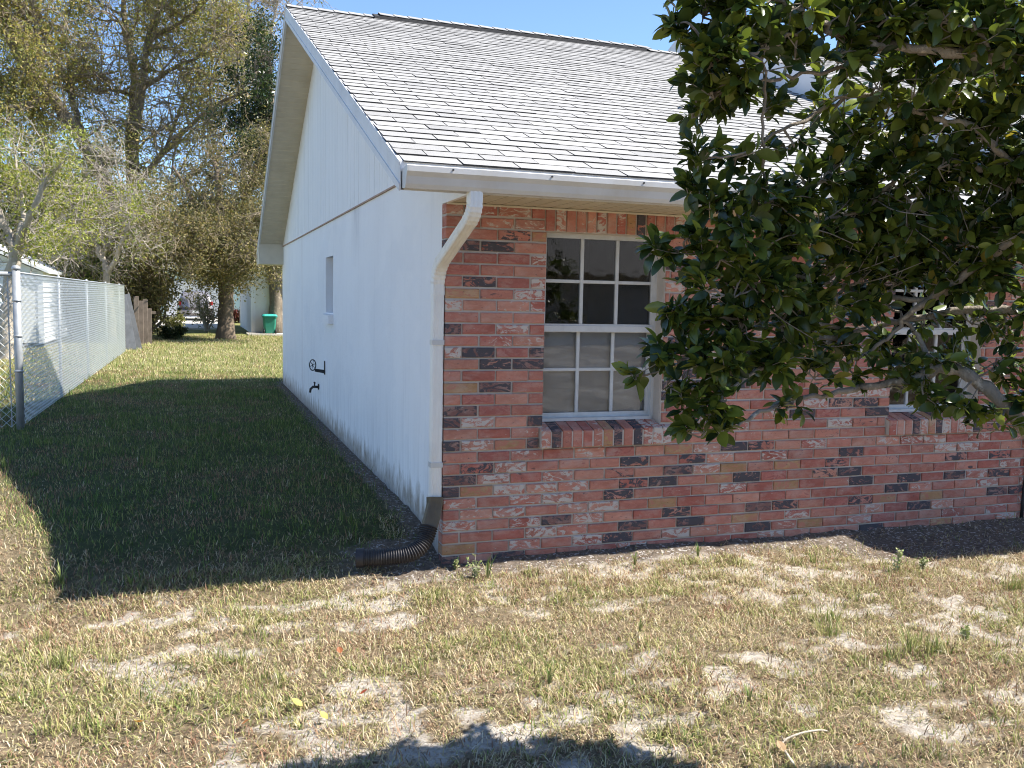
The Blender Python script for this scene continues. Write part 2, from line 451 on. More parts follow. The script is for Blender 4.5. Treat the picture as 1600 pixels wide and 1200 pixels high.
a = me.attributes.new('ground', 'FLOAT_COLOR', 'POINT')
cm = np.stack([np.maximum(sand_mask(X, Y)*np.where(X < -.1, sstep(.25, -.2, Y), 1), sstep(9.8, 12, Y)).ravel(), soil_mask(X, Y).ravel(), np.maximum(np.where(X < -.1, sstep(-.25, .5, Y)*(1-sunlit_side(X, Y)), sstep(.35, 1.6, Y)), sstep(-3.2, -3.6, X)*sstep(3, 6, Y)).ravel(), np.ones(nx*ny)], 1)
a.data.foreach_set('color', cm.astype(np.float32).ravel())
ground = link('ground', me, MAT['ground']); ground['kind'] = 'structure'
ground['label'] = 'sandy ground with dry lawn around the house'

# driveways across the back
def slab(name, pts, z, mat, label):
    m = MB(); k = len(pts)
    m.add([(x, y, z) for x, y in pts]+[(x, y, z-.12) for x, y in pts], [tuple(range(k))]+[(i, k+i, k+(i+1) % k, (i+1) % k) for i in range(k)])
    o = m.build(name, mat); o['kind'] = 'structure'; o['label'] = label; return o
slab('driveway', [(-4.2, 33.4), (.2, 33.4), (.4, 52), (-3.4, 52)], .235, MAT['concrete'], 'pale concrete driveway with the parked car behind the tree')
slab('path', [(.45, 27.9), (9, 27.9), (9, 29.25), (.45, 29.25)], .225, MAT['concrete'], 'narrow concrete path along the far white building')

# ------------------------------------------------------------------ grass
def blades(name, x, y, L, W, lean, col, label, zadd=0.0):
    """curved two-piece blades; one object"""
    k = len(x); z = gz(x, y)-.004+zadd
    th = RNG.random(k)*2*np.pi; dx, dy = np.cos(th), np.sin(th); ph = RNG.random(k)*2*np.pi
    sx, sy = -dy, dx
    b = np.stack([x, y, z], 1); S = np.stack([sx, sy, np.zeros(k)], 1)*W[:, None]*.5
    h1 = L*.55*np.cos(lean*.6); o1 = L*.55*np.sin(lean*.6)
    h2 = h1+L*.5*np.cos(np.minimum(lean*1.2+.15*RNG.standard_normal(k), 1.7)); o2 = o1+L*.5*np.sin(np.minimum(lean*1.2, 1.7))
    mid = b+np.stack([dx*o1, dy*o1, h1], 1); tip = b+np.stack([dx*o2, dy*o2, np.maximum(h2, .004)], 1)
    V = np.stack([b-S, b+S, mid+S*.8, mid-S*.8, tip], 1).reshape(-1, 3)
    q = np.arange(k)[:, None]*5
    F = np.concatenate([q+[0, 1, 2], q+[0, 2, 3], q+[3, 2, 4]], 1).reshape(-1, 3)
    me = np_mesh(name, V, F, False, {'leafcol': np.repeat(col, 3, 0)})
    o = link(name, me, MAT['grass']); o['kind'] = 'stuff'; o['label'] = label
    return o

PAL = np.array([(.60, .49, .29), (.48, .36, .21), (.66, .57, .39), (.30, .19, .11), (.30, .30, .10), (.19, .25, .06), (.11, .17, .042), (.40, .38, .15), (.34, .19, .12)])
def palette(w):
    w = w/w.sum(1, keepdims=True); u = RNG.random(len(w)); i = (u[:, None] > np.cumsum(w, 1)).sum(1).clip(0, len(PAL)-1)
    return PAL[i]*(.65+.6*RNG.random((len(w), 1)))

def lawn(name, n0, x0, x1, y0, y1, lrange, wrange, lean, green, label, mask=None, base=(1.1, .8, .7, .45, 1.0, .5, .35, 1.5, .3)):
    x = x0+(x1-x0)*RNG.random(n0); y = y0+(y1-y0)*RNG.random(n0)
    keep = np.ones(n0, bool) if mask is None else RNG.random(n0) < mask(x, y)
    m0 = .9                                  # as far as a step to the side could see
    keep &= (x > -1.336-.18*(y+4.955)-m0) & (x < -1.336+1.146*(y+4.955)+m0)
    x, y = x[keep], y[keep]; k = len(x)
    gmask = sstep(.42, .64, fbm(x*2.0+70, y*2.6+8, 4))
    dead = sstep(.46, .62, fbm(x*1.7+23, y*2.2+51, 4))
    tuft = sstep(.64, .74, fbm(x*6.5+13, y*6.5+31, 3))*sstep(.40, .55, fbm(x*1.4+3, y*1.4+77, 2))
    L = (lrange[0]+(lrange[1]-lrange[0])*RNG.random(k)**1.8)*(.75+.35*gmask+.75*tuft)
    W = wrange[0]+(wrange[1]-wrange[0])*RNG.random(k)
    le = np.clip(lean[0]+lean[1]*RNG.standard_normal(k)-.45*tuft, .08, 1.5)
    w = np.tile(np.array(base), (k, 1))
    gg = np.clip(green*(.15+gmask*1.1+tuft*5.0)*(1-.7*dead*(1-tuft)), 0, 8)
    w[:, 4] *= .4+gg; w[:, 5] *= gg*1.3; w[:, 6] *= gg; w[:, 7] *= .4+gg*.9
    w[:, 3] *= .6+1.6*dead; w[:, 8] *= .4+2.6*dead; w[:, 0] *= 1.2-.7*dead
    return blades(name, x, y, L, W, le, palette(w), label)

def front_mask(x, y):
    inside = ((x > -.02) & (y > -.01)) | ((x < -.25) & (y > .02+.25*fbm(x*4, y*4+3, 2)))
    return np.where(inside, 0, (1-.72*sand_mask(x, y))*(1-.97*np.clip(soil_mask(x, y)*1.15, 0, 1))*(.35+.7*sstep(.35, .6, fbm(x*5+5, y*6+5, 3))))
lawn('front_grass', 440000, -3.6, 5.2, -2.9, .7, (.020, .066), (.0026, .0056), (1.08, .35), 1.3, 'dry straw coloured and green patchy lawn in front of the brick wall', front_mask)
def side_mask(x, y): return (1-.9*sunlit_side(x, y))*(1-.95*soil_mask(x, y))*(.45+.6*fbm(x*2+2, y*2, 3))
SHB = (.05, .16, .02, .30, .5, 1.2, 2.3, .25, .15)  # dark green weights that deepen the wall's shade by blade colour
lawn('side_grass', 185000, -5.5, -.02, -.05, 12.4, (.025, .075), (.003, .006), (.75, .35), 1.3, 'green lawn beside the white stucco wall, coloured darker for its shade', side_mask, SHB)
lawn('left_grass', 60000, -3.6, -1.6, -.05, 6.5, (.022, .068), (.003, .006), (1.0, .35), 1.3, 'dry sunlit lawn left of the roof shadow', lambda x, y: sunlit_side(x, y))  # lit copy of the side lawn, starting at the roof shadow's edge
lawn('back_grass', 48000, -3.2, 3.5, 10.2, 27.8, (.04, .10), (.006, .013), (.75, .3), 1.0, 'sunlit yellow green lawn behind the house under the tree', None, (.8, .6, .5, .3, 1.4, 1.0, .6, 1.5, .1))
lawn('neighbour_grass', 50000, -10.5, -3.2, 6, 21.5, (.04, .10), (.006, .013), (.75, .3), 1.0, 'sunlit lawn of the neighbour seen through the wire fence', None, (.8, .6, .5, .4, 1.4, 1.0, .7, 1.5, .1))
# matted dead strands lying everywhere, over the sand too
k0 = 120000
x = -3.6+8.8*RNG.random(k0); y = -2.9+3.3*RNG.random(k0)
kp = (x > -1.336-.18*(y+4.955)-.9) & (x < -1.336+1.146*(y+4.955)+.9) & ~((x > -.02) & (y > -.02)) & (RNG.random(k0) < .18+.65*sstep(.38, .6, fbm(x*7+61, y*9+15, 3))-.6*soil_mask(x, y))
x, y = x[kp], y[kp]; k0 = len(x)
LIT = np.array([(.52, .42, .26), (.38, .28, .17), (.26, .17, .10), (.15, .10, .06), (.36, .20, .13), (.60, .52, .37), (.20, .21, .08)])
blades('lawn_litter', x, y, .022+.06*RNG.random(k0)**2, .002+.0028*RNG.random(k0), np.full(k0, 1.36)+.05*RNG.standard_normal(k0),
       LIT[RNG.choice(7, k0, p=np.array([3, 3, 2.5, 1.6, 1.6, 1.5, 1.2])/14.4)]*(.7+.5*RNG.random((k0, 1))), 'dead grass strands and litter matted on the front lawn', .006)
# ------------------------------------------------------------------ HOUSE
H, Z0, BL = .0672, 2.096, .2032            # course height, soffit height, brick pitch
EAVE_Y, EAVE_Z, RIDGE_Y, RIDGE_Z = -.48, 2.240, 5.33, 4.65
REAR_Y, REAR_Z, WALL_Y1, OV = 10.25, 2.24, 9.72, -.35
S1 = (RIDGE_Z-EAVE_Z)/(RIDGE_Y-EAVE_Y); S2 = (RIDGE_Z-REAR_Z)/(REAR_Y-RIDGE_Y)
X2 = 4.60                                   # where the higher roof begins
XE = 12.0                                   # right end of the house
def roof_z(y): return EAVE_Z+S1*(y-EAVE_Y) if y < RIDGE_Y else RIDGE_Z-S2*(y-RIDGE_Y)

house = empty('house', (0, 0, 0))
tag(house, 'white stucco and brick house with pale grey shingle roof', 'house')

# window openings in the brick front: (x0, x1), z range
WZ0, WZ1 = .835, 1.962
WINS = [(.602, 1.388), (3.140, 3.926)]
SILL = (.685, .872)                         # sill bottom height, sill width

# brick wall: mortar bed with the two openings
bw = MB()
cuts = [0.0]
for a_, b_ in WINS: cuts += [a_, b_]
cuts.append(XE)
YM = .0105
for i in range(len(cuts)-1):
    a_, b_ = cuts[i], cuts[i+1]
    if i % 2 == 0: bw.box(a_+(.004 if i == 0 else 0), b_, YM, .20, -.2, Z0+.02)
    else:
        bw.box(a_, b_, YM, .20, -.2, WZ0-.045); bw.box(a_, b_, YM, .20, WZ1, Z0+.02)
brick_wall = bw.build('brick_wall', MAT['mortar'], house)

def brick_kind(soldier=False):
    r = random.random(); v = random.uniform(.98, 1.24)
    sal = random.choice([(.47, .205, .148), (.43, .175, .13), (.49, .235, .17), (.45, .19, .14), (.40, .14, .105)])
    if r < .50: return sal, random.choice([(.54, .48, .42), (.11, .08, .08), (.36, .14, .11), (.36, .14, .11)]), random.uniform(.27, .42), v
    if r < .70: return sal, (.53, .47, .42), random.uniform(.42, .52), v
    if r < .89: return random.choice([sal, (.22, .115, .10)]), (.078, .070, .078), random.uniform(.47, .57), v
    if r < .94: return (.40, .24, .12), random.choice([(.44, .20, .14), (.44, .19, .13)]), random.uniform(.43, .53), v
    return (.39, .145, .115), (.34, .115, .095), .45, v

def brick_geo(x0, x1, z0, z1, yf, depth=.085):
    """chamfered brick: back ring in the mortar, shoulder ring, face ring"""
    j = lambda s=.0022: random.uniform(-s, s)
    x0 += j(); x1 += j(); z0 += j(.0016); z1 += j(.0016)
    e = random.uniform(.003, .006); y = yf+random.uniform(-.0035, .0025)
    t = [j(.0015) for _ in range(4)]
    ring = lambda i, yy: [(x0+i, yy+t[0]*(i > 0), z0+i), (x1-i, yy+t[1]*(i > 0), z0+i), (x1-i, yy+t[2]*(i > 0), z1-i), (x0+i, yy+t[3]*(i > 0), z1-i)]
    vs = ring(0, yf+depth)+ring(0, y+e*.8)+ring(e, y)
    fs = [(8, 9, 10, 11)]
    for a in (0, 4):
        for k in range(4): fs.append((a+k, a+(k+1) % 4, a+4+(k+1) % 4, a+4+k))
    return vs, fs

bricks = []                                 # (verts, faces, base, over, par)
def put_brick(x0, x1, z0, z1, yf=0.0, depth=.085):
    b, o, c, v = brick_kind()
    vs, fs = brick_geo(x0, x1, z0, z1, yf, depth)
    bricks.append((vs, fs, tuple(q*v for q in b), o, (c, random.random(), random.random()), ((x0+x1)/2, yf, (z0+z1)/2), (x1-x0)*(z1-z0)))

JT = .0056                                  # half a joint
def blocked(x0, x1, row):
    """pieces of [x0, x1] left over by openings, sills and soldier courses at this row"""
    zc = Z0-(row+.5)*H; out = [(x0, x1)]
    for a_, b_ in WINS:
        if row < 2: lo, hi = a_-.008, a_-.008+13*.0652
        elif zc > WZ0-.02: lo, hi = a_, b_
        elif zc > SILL[0]: lo, hi = a_-.018, a_-.018+SILL[1]
        else: continue
        nxt = []
        for p, q in out:
            if hi <= p or lo >= q: nxt.append((p, q)); continue
            if lo-p > .03: nxt.append((p, lo))
            if q-hi > .03: nxt.append((hi, q))
        out = nxt
    return out
XBR = 7.2
for row in range(32):
    z1 = Z0-row*H-JT; z0 = Z0-(row+1)*H+JT
    x = 0.0; first = BL if row % 2 else BL/2
    edges = [0.0, first]
    while edges[-1] < XBR: edges.append(edges[-1]+BL)
    for p, q in zip(edges[:-1], edges[1:]):
        for s, e in blocked(p, q, row):
            put_brick(s+(0 if s == 0 else JT), e-(0 if any(abs(e-w[0]) < 1e-6 for w in WINS) else JT), z0, z1)
for a_, b_ in WINS:                         # soldier course over each window
    for k in range(13):
        x = a_-.008+k*.0652
        put_brick(x+JT, x+.0652-JT, Z0-2*H+JT*.6, Z0-JT*.5)
dist = lambda c: (c[0]-CAM[0])**2+(c[1]-CAM[1])**2+(c[2]-CAM[2])**2
def shows(c):
    v = np.array(c)-CAM; d = v@CD; px = 800+FPX*(v@CR)/d
    py = 600-FPX*(v@CU)/d
    hidden = (1080 < px and py < 560)       # behind the crown of the tree
    return px < 1600 and not hidden
order = sorted(range(len(bricks)), key=lambda i: (not shows(bricks[i][5]), -bricks[i][6]/dist(bricks[i][5])))
def brick_mesh(idx, name):
    V = []; F = []; cb = []; co = []; cp = []
    for i in idx:
        vs, fs, b, o, par, _, _ = bricks[i]; k = len(V); V += vs
        for f in fs: F.append([k+q for q in f]); cb.append(b); co.append(o); cp.append(par)
    return np_mesh(name, V, F, False, {'bcol': np.array(cb), 'bover': np.array(co), 'bpar': np.array(cp)})
for i in order[:300]: link('brick', brick_mesh([i], 'brick'), MAT['brick'], brick_wall)
rest = link('brick_rows', brick_mesh(order[300:], 'brick_rows'), MAT['brick'], brick_wall); rest['kind'] = 'stuff'

# windows
def window(x0, x1, lab):
    w = MB(); yb = .10                     # recess of the frame
    fw = .022
    w.box(x0, x0+fw, yb, yb+.06, WZ0, WZ1); w.box(x1-fw, x1, yb, yb+.06, WZ0, WZ1)
    w.box(x0+fw, x1-fw, yb, yb+.06, WZ1-.012, WZ1); w.box(x0+fw, x1-fw, yb-.012, yb+.06, WZ0, WZ0+.018)
    win = w.build('window', MAT['window_frame'], house); win['label'] = lab
    zm = 1.404; a, b = x0+fw, x1-fw
    # reveals of the opening
    for nm, args in (('reveal', (x0-.001, x0+.004, .02, yb, WZ0, WZ1)), ('reveal', (x1-.004, x1+.001, .02, yb, WZ0, WZ1))):
        box(nm, MAT['mortar'], win, *args)
    def sash(z0, z1, y, nm):
        s = MB(); t = .020
        s.box(a, a+t, y, y+.028, z0, z1); s.box(b-t, b, y, y+.028, z0, z1)
        s.box(a+t, b-t, y-.002, y+.028, z0, z0+.028); s.box(a+t, b-t, y-.002, y+.028, z1-.016, z1)
        s.build(nm, MAT['window_frame'], win)
        ga, gb, gc, gd = a+t, b-t, z0+.028, z1-.016
        gw = (gb-ga)/3; gh = (gd-gc)/2
        for i in range(3):
            for k in range(2):
                box('pane', MAT['glass'], win, ga+i*gw, ga+(i+1)*gw, y+.012, y+.015, gc+k*gh, gc+(k+1)*gh)
        for i in (1, 2): box('muntin', MAT['window_frame'], win, ga+i*gw-.011, ga+i*gw+.011, y+.002, y+.026, gc, gd, b=.003)
        box('muntin', MAT['window_frame'], win, ga, gb, y+.004, y+.024, gc+gh-.010, gc+gh+.010, b=.003)
    sash(zm-.008, WZ1-.012, yb+.002, 'upper_sash')
    sash(WZ0+.018, zm+.02, yb+.034, 'lower_sash')
    box('meeting_rail', MAT['window_frame'], win, a, b, yb-.006, yb+.03, zm-.03, zm+.012, b=.004)
    # sloping rowlock sill, brick by brick
    sx = x0-.018; k = 13; pw = SILL[1]/k
    for i in range(k):
        p, q = sx+i*pw+.0045, sx+(i+1)*pw-.0045
        j = random.uniform(-.003, .003)
        z0 = SILL[0]+.008; zf = .798+j; zb = WZ0-.002+j; yf = -.034+random.uniform(-.003, .003); c = .005
        vs = [(p,.095,z0),(q,.095,z0),(q,.095,zb),(p,.095,zb),(p,yf+c,z0),(q,yf+c,z0),(q,yf+c,zf),(p,yf+c,zf),(p+c,yf,z0+c),(q-c,yf,z0+c),(q-c,yf,zf-c),(p+c,yf,zf-c)]
        fs = [(8,9,10,11)]+[(o+t, o+(t+1) % 4, o+4+(t+1) % 4, o+4+t) for o in (0, 4) for t in range(4)]
        b_, o_, c_, v_ = brick_kind()
        me = np_mesh('sill_brick', vs, fs, False, {'bcol': np.array([tuple(q_*v_ for q_ in b_)]*9), 'bover': np.array([o_]*9), 'bpar': np.array([(c_, random.random(), random.random())]*9)})
        link('sill_brick', me, MAT['brick'], win)
    mm = MB(); mm.prism([(-.028, SILL[0]+.010), (.10, SILL[0]+.010), (.10, WZ0-.006), (-.028, .788)], 0, sx+.004, sx+SILL[1]-.004)
    mm.build('sill_mortar', MAT['mortar'], win)
    return win
window(*WINS[0], 'six over six white sash window near the downspout corner')
window(*WINS[1], 'white sash window half hidden behind the leaves')

# room behind the windows: floor, back and blinds
rm = MB()
rm.box(.1, 5.0, 3.2, 3.26, 0, 2.4); rm.box(.1, 5.0, .3, 3.2, .10, .16); rm.box(.1, 5.0, .3, 3.2, 2.3, 2.36); rm.box(2.3, 2.36, .3, 3.2, .16, 2.3)
rm.build('room_lining', MAT['room'], house)
for a_, b_ in WINS:
    bl = MB()
    bl.box(a_+.02, b_-.02, .17, .176, WZ0+.02, 1.40)
    bl.build('blind', MAT['blind'], house)

# side wall of stucco with the slot window
SW = (4.36, 4.90, 1.395, 1.975)
GB = 2.335                                  # foot of the gable siding
sw = MB()
def wallpiece(y0, y1, z0, z1): sw.box(.0, .2, y0, y1, z0, z1)
wallpiece(.092, SW[0], -.2, GB); wallpiece(SW[1], WALL_Y1, -.2, GB); wallpiece(SW[0], SW[1], -.2, SW[2]); wallpiece(SW[0], SW[1], SW[3], GB)
stucco = sw.build('stucco_wall', MAT['stucco'], house)
slot = box('slot_window', MAT['slot'], house, .09, .12, SW[0], SW[1], SW[2], SW[3]); slot['label'] = 'small recessed blind window in the stucco wall'
ss = MB(); ss.hexa([(-.05, SW[0]-.02, 1.285), (.02, SW[0]-.02, 1.285), (.02, SW[1]+.03, 1.285), (-.05, SW[1]+.03, 1.285),
                    (-.05, SW[0]-.02, 1.375), (.09, SW[0]-.02, 1.398), (.09, SW[1]+.03, 1.398), (-.05, SW[1]+.03, 1.375)])
ss.build('sill', MAT['stucco'], slot)
# rear wall, far end wall, front body right of the brick
ob = MB(); ob.box(.0, XE, WALL_Y1-.001, WALL_Y1+.18, -.2, 2.3); ob.box(XE-.2, XE, .2, WALL_Y1, -.2, 2.3)
ob.build('rear_wall', MAT['stucco'], house)

for yj in (7.15,): box('control_joint', MAT['flashing'], house, -.0012, .001, yj-.004, yj+.004, .3, GB-.009)
# gable siding: one board after another, 0.1 m wide, top cut to the roof line
gb = MB(); gb.prism([(.10, GB), (WALL_Y1, GB), (WALL_Y1, roof_z(WALL_Y1)-.10), (RIDGE_Y, RIDGE_Z-.10), (.10, roof_z(.10)-.10)], 0, .002, .15)
gable = gb.build('gable', MAT['siding'], house)
y = .10; bwid = .1016
while y < WALL_Y1-.02:
    a_, b_ = y+.0025, min(y+bwid, WALL_Y1)-.0025
    tops = [(b_, roof_z(b_)-.085)]
    if a_ < RIDGE_Y < b_: tops.append((RIDGE_Y, RIDGE_Z-.085))
    tops.append((a_, roof_z(a_)-.085))
    m = MB(); m.prism([(a_, GB+.004), (b_, GB+.004)]+tops, 0, -.004+random.uniform(-.0008, .0008), .0018)
    m.build('siding_board', MAT['siding'], gable); y += bwid
box('band_flashing', MAT['flashing'], house, -.016, .0, .09, WALL_Y1, GB-.008, GB+.003)

# roof decks
def slope_slab(m, x0, x1, y0, z0, y1, z1, t0, t1):
    """slab between depth t0 and t1 (vertical) below the line (y0,z0)-(y1,z1)"""
    m.prism([(y0, z0-t0), (y1, z1-t0), (y1, z1-t1), (y0, z0-t1)], 0, x0, x1)
rf = MB()
slope_slab(rf, OV, X2+.1, EAVE_Y, EAVE_Z, RIDGE_Y, RIDGE_Z, .012, .05)
slope_slab(rf, OV, XE, RIDGE_Y, RIDGE_Z, REAR_Y, REAR_Z, .012, .05)
roof = rf.build('roof', MAT['roof_deck'], house)

shingles = []
def lay(x0, x1, ey, ez, s, length, up_y=1, seed=0):
    """three-tab courses from the eave (ey, ez) up a slope s"""
    ca = 1/math.hypot(1, s); sa = s*ca
    n_c = int(length/.127)+1; rr = random.Random(seed)
    for r in range(n_c):
        d0 = r*.127-.018; d1 = min(d0+.24, length); off = (r*.1524+rr.uniform(-.012, .012)) % .305
        x = x0-off
        wave = rr.uniform(-.003, .003)
        while x < x1:
            a_, b_ = max(x+.0035, x0-rr.uniform(0, .008)), min(x+.305-.0035, x1)
            if b_-a_ > .02:
                l0 = d0+wave+rr.uniform(-.0025, .0025); th = rr.uniform(.0065, .0115)
                def pt(X, d, h): return (X, ey+up_y*(d*ca-h*sa*1), ez+d*sa+h*ca)
                tw = rr.uniform(-.0015, .0015)
                vs = [pt(a_, l0, .001), pt(b_, l0+tw, .001), pt(b_, d1, -.007), pt(a_, d1, -.007),
                      pt(a_, l0, th), pt(b_, l0+tw, th), pt(b_, d1, -.001), pt(a_, d1, -.001)]
                g = rr.gauss(.315, .014)
                if rr.random() < .06: g *= .92
                shingles.append((vs, g, (a_+b_)/2, pt(0, d0, 0)))
            x += .305
LEN1 = math.hypot(RIDGE_Y-EAVE_Y, RIDGE_Z-EAVE_Z)
lay(OV-.012, X2, EAVE_Y, EAVE_Z-.008, S1, LEN1, 1, 3)
SF = [(4, 5, 6, 7), (0, 1, 5, 4), (1, 2, 6, 5), (3, 0, 4, 7)]
def shingle_mesh(items, name):
    V = []; F = []; C = []
    for vs, g, _, _ in items:
        k = len(V); V += vs
        for i, f in enumerate(SF):
            F.append([k+q for q in f]); C.append((g, g*.985, g*.96) if i == 0 else (.05, .048, .047))
    return np_mesh(name, V, F, False, {'shcol': np.array(C)})
sd = lambda s: (s[2]-CAM[0])**2+(s[3][1]-CAM[1])**2+(s[3][2]-CAM[2])**2+(100 if s[2] > 2.1 else 0)
shingles.sort(key=sd)
for s in shingles[:300]: link('shingle', shingle_mesh([s], 'shingle'), MAT['shingle'], roof)
r_ = link('shingle_courses', shingle_mesh(shingles[300:], 'shingle_courses'), MAT['shingle'], roof); r_['kind'] = 'stuff'
shingles = []
lay(OV-.012, XE, REAR_Y, REAR_Z-.008, S2, math.hypot(REAR_Y-RIDGE_Y, REAR_Z-RIDGE_Z), -1, 5)
r_ = link('rear_shingle_courses', shingle_mesh(shingles, 'rear_shingle_courses'), MAT['shingle'], roof); r_['kind'] = 'stuff'
# ridge caps either side of the vent, and the vent
def cap(x0, x1, lift):
    m = MB(); w = .13; t = .006
    z = RIDGE_Z+lift
    vs = []
    for X, dz in ((x0, .008), (x1, .0)):
        vs += [(X, RIDGE_Y-w, z-w*S1+dz), (X, RIDGE_Y, z+dz+.004), (X, RIDGE_Y+w, z-w*S2+dz),
               (X, RIDGE_Y-w, z-w*S1+dz+t), (X, RIDGE_Y, z+dz+t+.004), (X, RIDGE_Y+w, z-w*S2+dz+t)]
    g = random.uniform(.29, .34); m.col = (g, g*.985, g*.96)
    m.add(vs, [(3, 4, 10, 9), (4, 5, 11, 10), (0, 6, 7, 1), (1, 7, 8, 2)])
    m.col = (.1, .1, .1); m.add(vs, [(0, 1, 4, 3), (1, 2, 5, 4), (0, 3, 9, 6), (2, 8, 11, 5)])
    m.build('ridge_cap', MAT['shingle'], roof, attr='shcol')
V0, V1 = .565, 3.88
x = OV-.012
while x < X2:
    inside = V0-.05 < x < V1-.1
    cap(x, x+.19, .034 if inside else .004); x += .165
vt = MB(); vt.prism([(RIDGE_Y-.14, RIDGE_Z-.14*S1+.001), (RIDGE_Y+.14, RIDGE_Z-.14*S2+.001), (RIDGE_Y+.14, RIDGE_Z-.14*S2+.03), (RIDGE_Y, RIDGE_Z+.032), (RIDGE_Y-.14, RIDGE_Z-.14*S1+.03)], 0, V0, V1)
vt.build('ridge_vent', MAT['vent_strip'], roof)
# drip edge along the rake
de = MB(); slope_slab(de, OV-.024, OV-.002, EAVE_Y, EAVE_Z, RIDGE_Y, RIDGE_Z, .008, .03); slope_slab(de, OV-.024, OV-.002, RIDGE_Y, RIDGE_Z, REAR_Y, REAR_Z, .008, .03)
de.build('drip_edge', MAT['fascia'], roof)

box('drip_edge', MAT['fascia'], roof, OV-.02, X2, EAVE_Y-.006, EAVE_Y-.0005, EAVE_Z-.060, EAVE_Z-.012)
# rake boards
rk = MB(); slope_slab(rk, OV-.018, OV, EAVE_Y, EAVE_Z, RIDGE_Y, RIDGE_Z, .031, .150); rk.build('rake_board', MAT['fascia'], house)
rk = MB(); slope_slab(rk, OV-.018, OV, RIDGE_Y, RIDGE_Z, REAR_Y, REAR_Z, .031, .150); rk.build('rake_board', MAT['fascia'], house)
rk = MB(); slope_slab(rk, OV-.024, OV-.0182, EAVE_Y, EAVE_Z, RIDGE_Y, RIDGE_Z, .118, .155); rk.build('rake_trim', MAT['fascia'], house)
rk = MB(); slope_slab(rk, OV-.024, OV-.0182, RIDGE_Y, RIDGE_Z, REAR_Y, REAR_Z, .118, .155); rk.build('rake_trim', MAT['fascia'], house)
# rake soffits: ribbed panels 0.3 m wide
def ribbed(p0, dirv, wid, n_rib, acr0, acr1, depth=.008):
    """strip of soffit panel along dirv (unit, y-z), ribs across; acr = x range"""
    m = MB(); L = wid/n_rib
    pts = []
    for k in range(n_rib):
        for q, h in ((0, 0), (.12, -depth), (.88, -depth), (1, 0)): pts.append(((k+q)*L, h))
    vs = []
    nrm = np.array([-dirv[1], dirv[0]])
    for s, h in pts:
        yz = np.array(p0)+np.array(dirv)*s+nrm*h
        vs += [(acr0, yz[0], yz[1]), (acr1, yz[0], yz[1])]
    fs = [(2*i, 2*i+1, 2*i+3, 2*i+2) for i in range(len(pts)-1)]
    m.add(vs, fs); return m
def rake_soffit(y0, z0, y1, z1):
    L = math.hypot(y1-y0, z1-z0); d = ((y1-y0)/L, (z1-z0)/L); k = int(L/.3)
    for i in range(k+1):
        w = min(.3, L-i*.3)
        if w < .05: continue
        ribbed((y0+d[0]*i*.3, z0+d[1]*i*.3), d, w, 3, OV, .004).build('soffit_panel', MAT['cream'], house)
rake_soffit(EAVE_Y+.01, EAVE_Z-.128, RIDGE_Y, RIDGE_Z-.128)
rake_soffit(RIDGE_Y, RIDGE_Z-.128, REAR_Y-.01, REAR_Z-.128)
# front fascia, boxed eave, vented soffit
box('fascia_board', MAT['fascia'], house, OV-.012, X2+.1, EAVE_Y, EAVE_Y+.02, Z0-.004, EAVE_Z-.022)
er = MB(); er.prism([(EAVE_Y+.0205, Z0-.002), (.09, Z0-.002), (.09, roof_z(.09)-.14), (EAVE_Y+.0205, EAVE_Z-.14+.02)], 0, -.003, .02)
er.build('eave_return', MAT['siding'], house)
er = MB(); er.prism([(WALL_Y1, REAR_Z-.19), (REAR_Y-.01, REAR_Z-.19), (REAR_Y-.01, REAR_Z-.13), (WALL_Y1, roof_z(WALL_Y1)-.13)], 0, OV-.0175, .01)
er.build('eave_return', MAT['cream'], house)
def eave_panel(x0, x1, y0, y1, z):
    m = MB(); n_r = 3; L = (x1-x0)/n_r
    prof = []
    for k in range(n_r):
        for q, h in ((0, .007), (.07, 0), (.93, 0), (1, .007)): prof.append((x0+(k+q)*L, z+h))
    vs = []
    for X_, z_ in prof: vs += [(X_, y0, z_), (X_, y1, z_)]
    m.add(vs, [(2*i, 2*i+1, 2*i+3, 2*i+2) for i in range(len(prof)-1)])
    return m.build('soffit_panel', MAT['soffit_vent'], house)
# perforated soffit: rows of small dark holes in the material
m = worn('vented_soffit', (.60, .54, .41), .6, .06, 5, (.38, .33, .25), .3); n = N(m)
vo = n.new('ShaderNodeTexVoronoi'); vo.feature = 'F1'; vo.inputs['Randomness'].default_value = 0.0; vo.inputs['Scale'].default_value = 80
n.l.new(n.map(n.pos(), (1, 1, 0)), vo.inputs['Vector'])
src = n.b.inputs['Base Color'].links[0].from_socket
n.color(n.mix(n.step(vo.outputs['Distance'], .24, .17, 0, .8), src, (.07, .06, .05))); MAT['soffit_vent'] = m
x = .021
while x < 6.5:
    eave_panel(x, x+.3, EAVE_Y+.0205, 0.02, Z0+.001); x += .3
box('soffit_molding', MAT['cream'], house, .0, X2, -.016, -.002, Z0-.012, Z0-.001, b=.002)

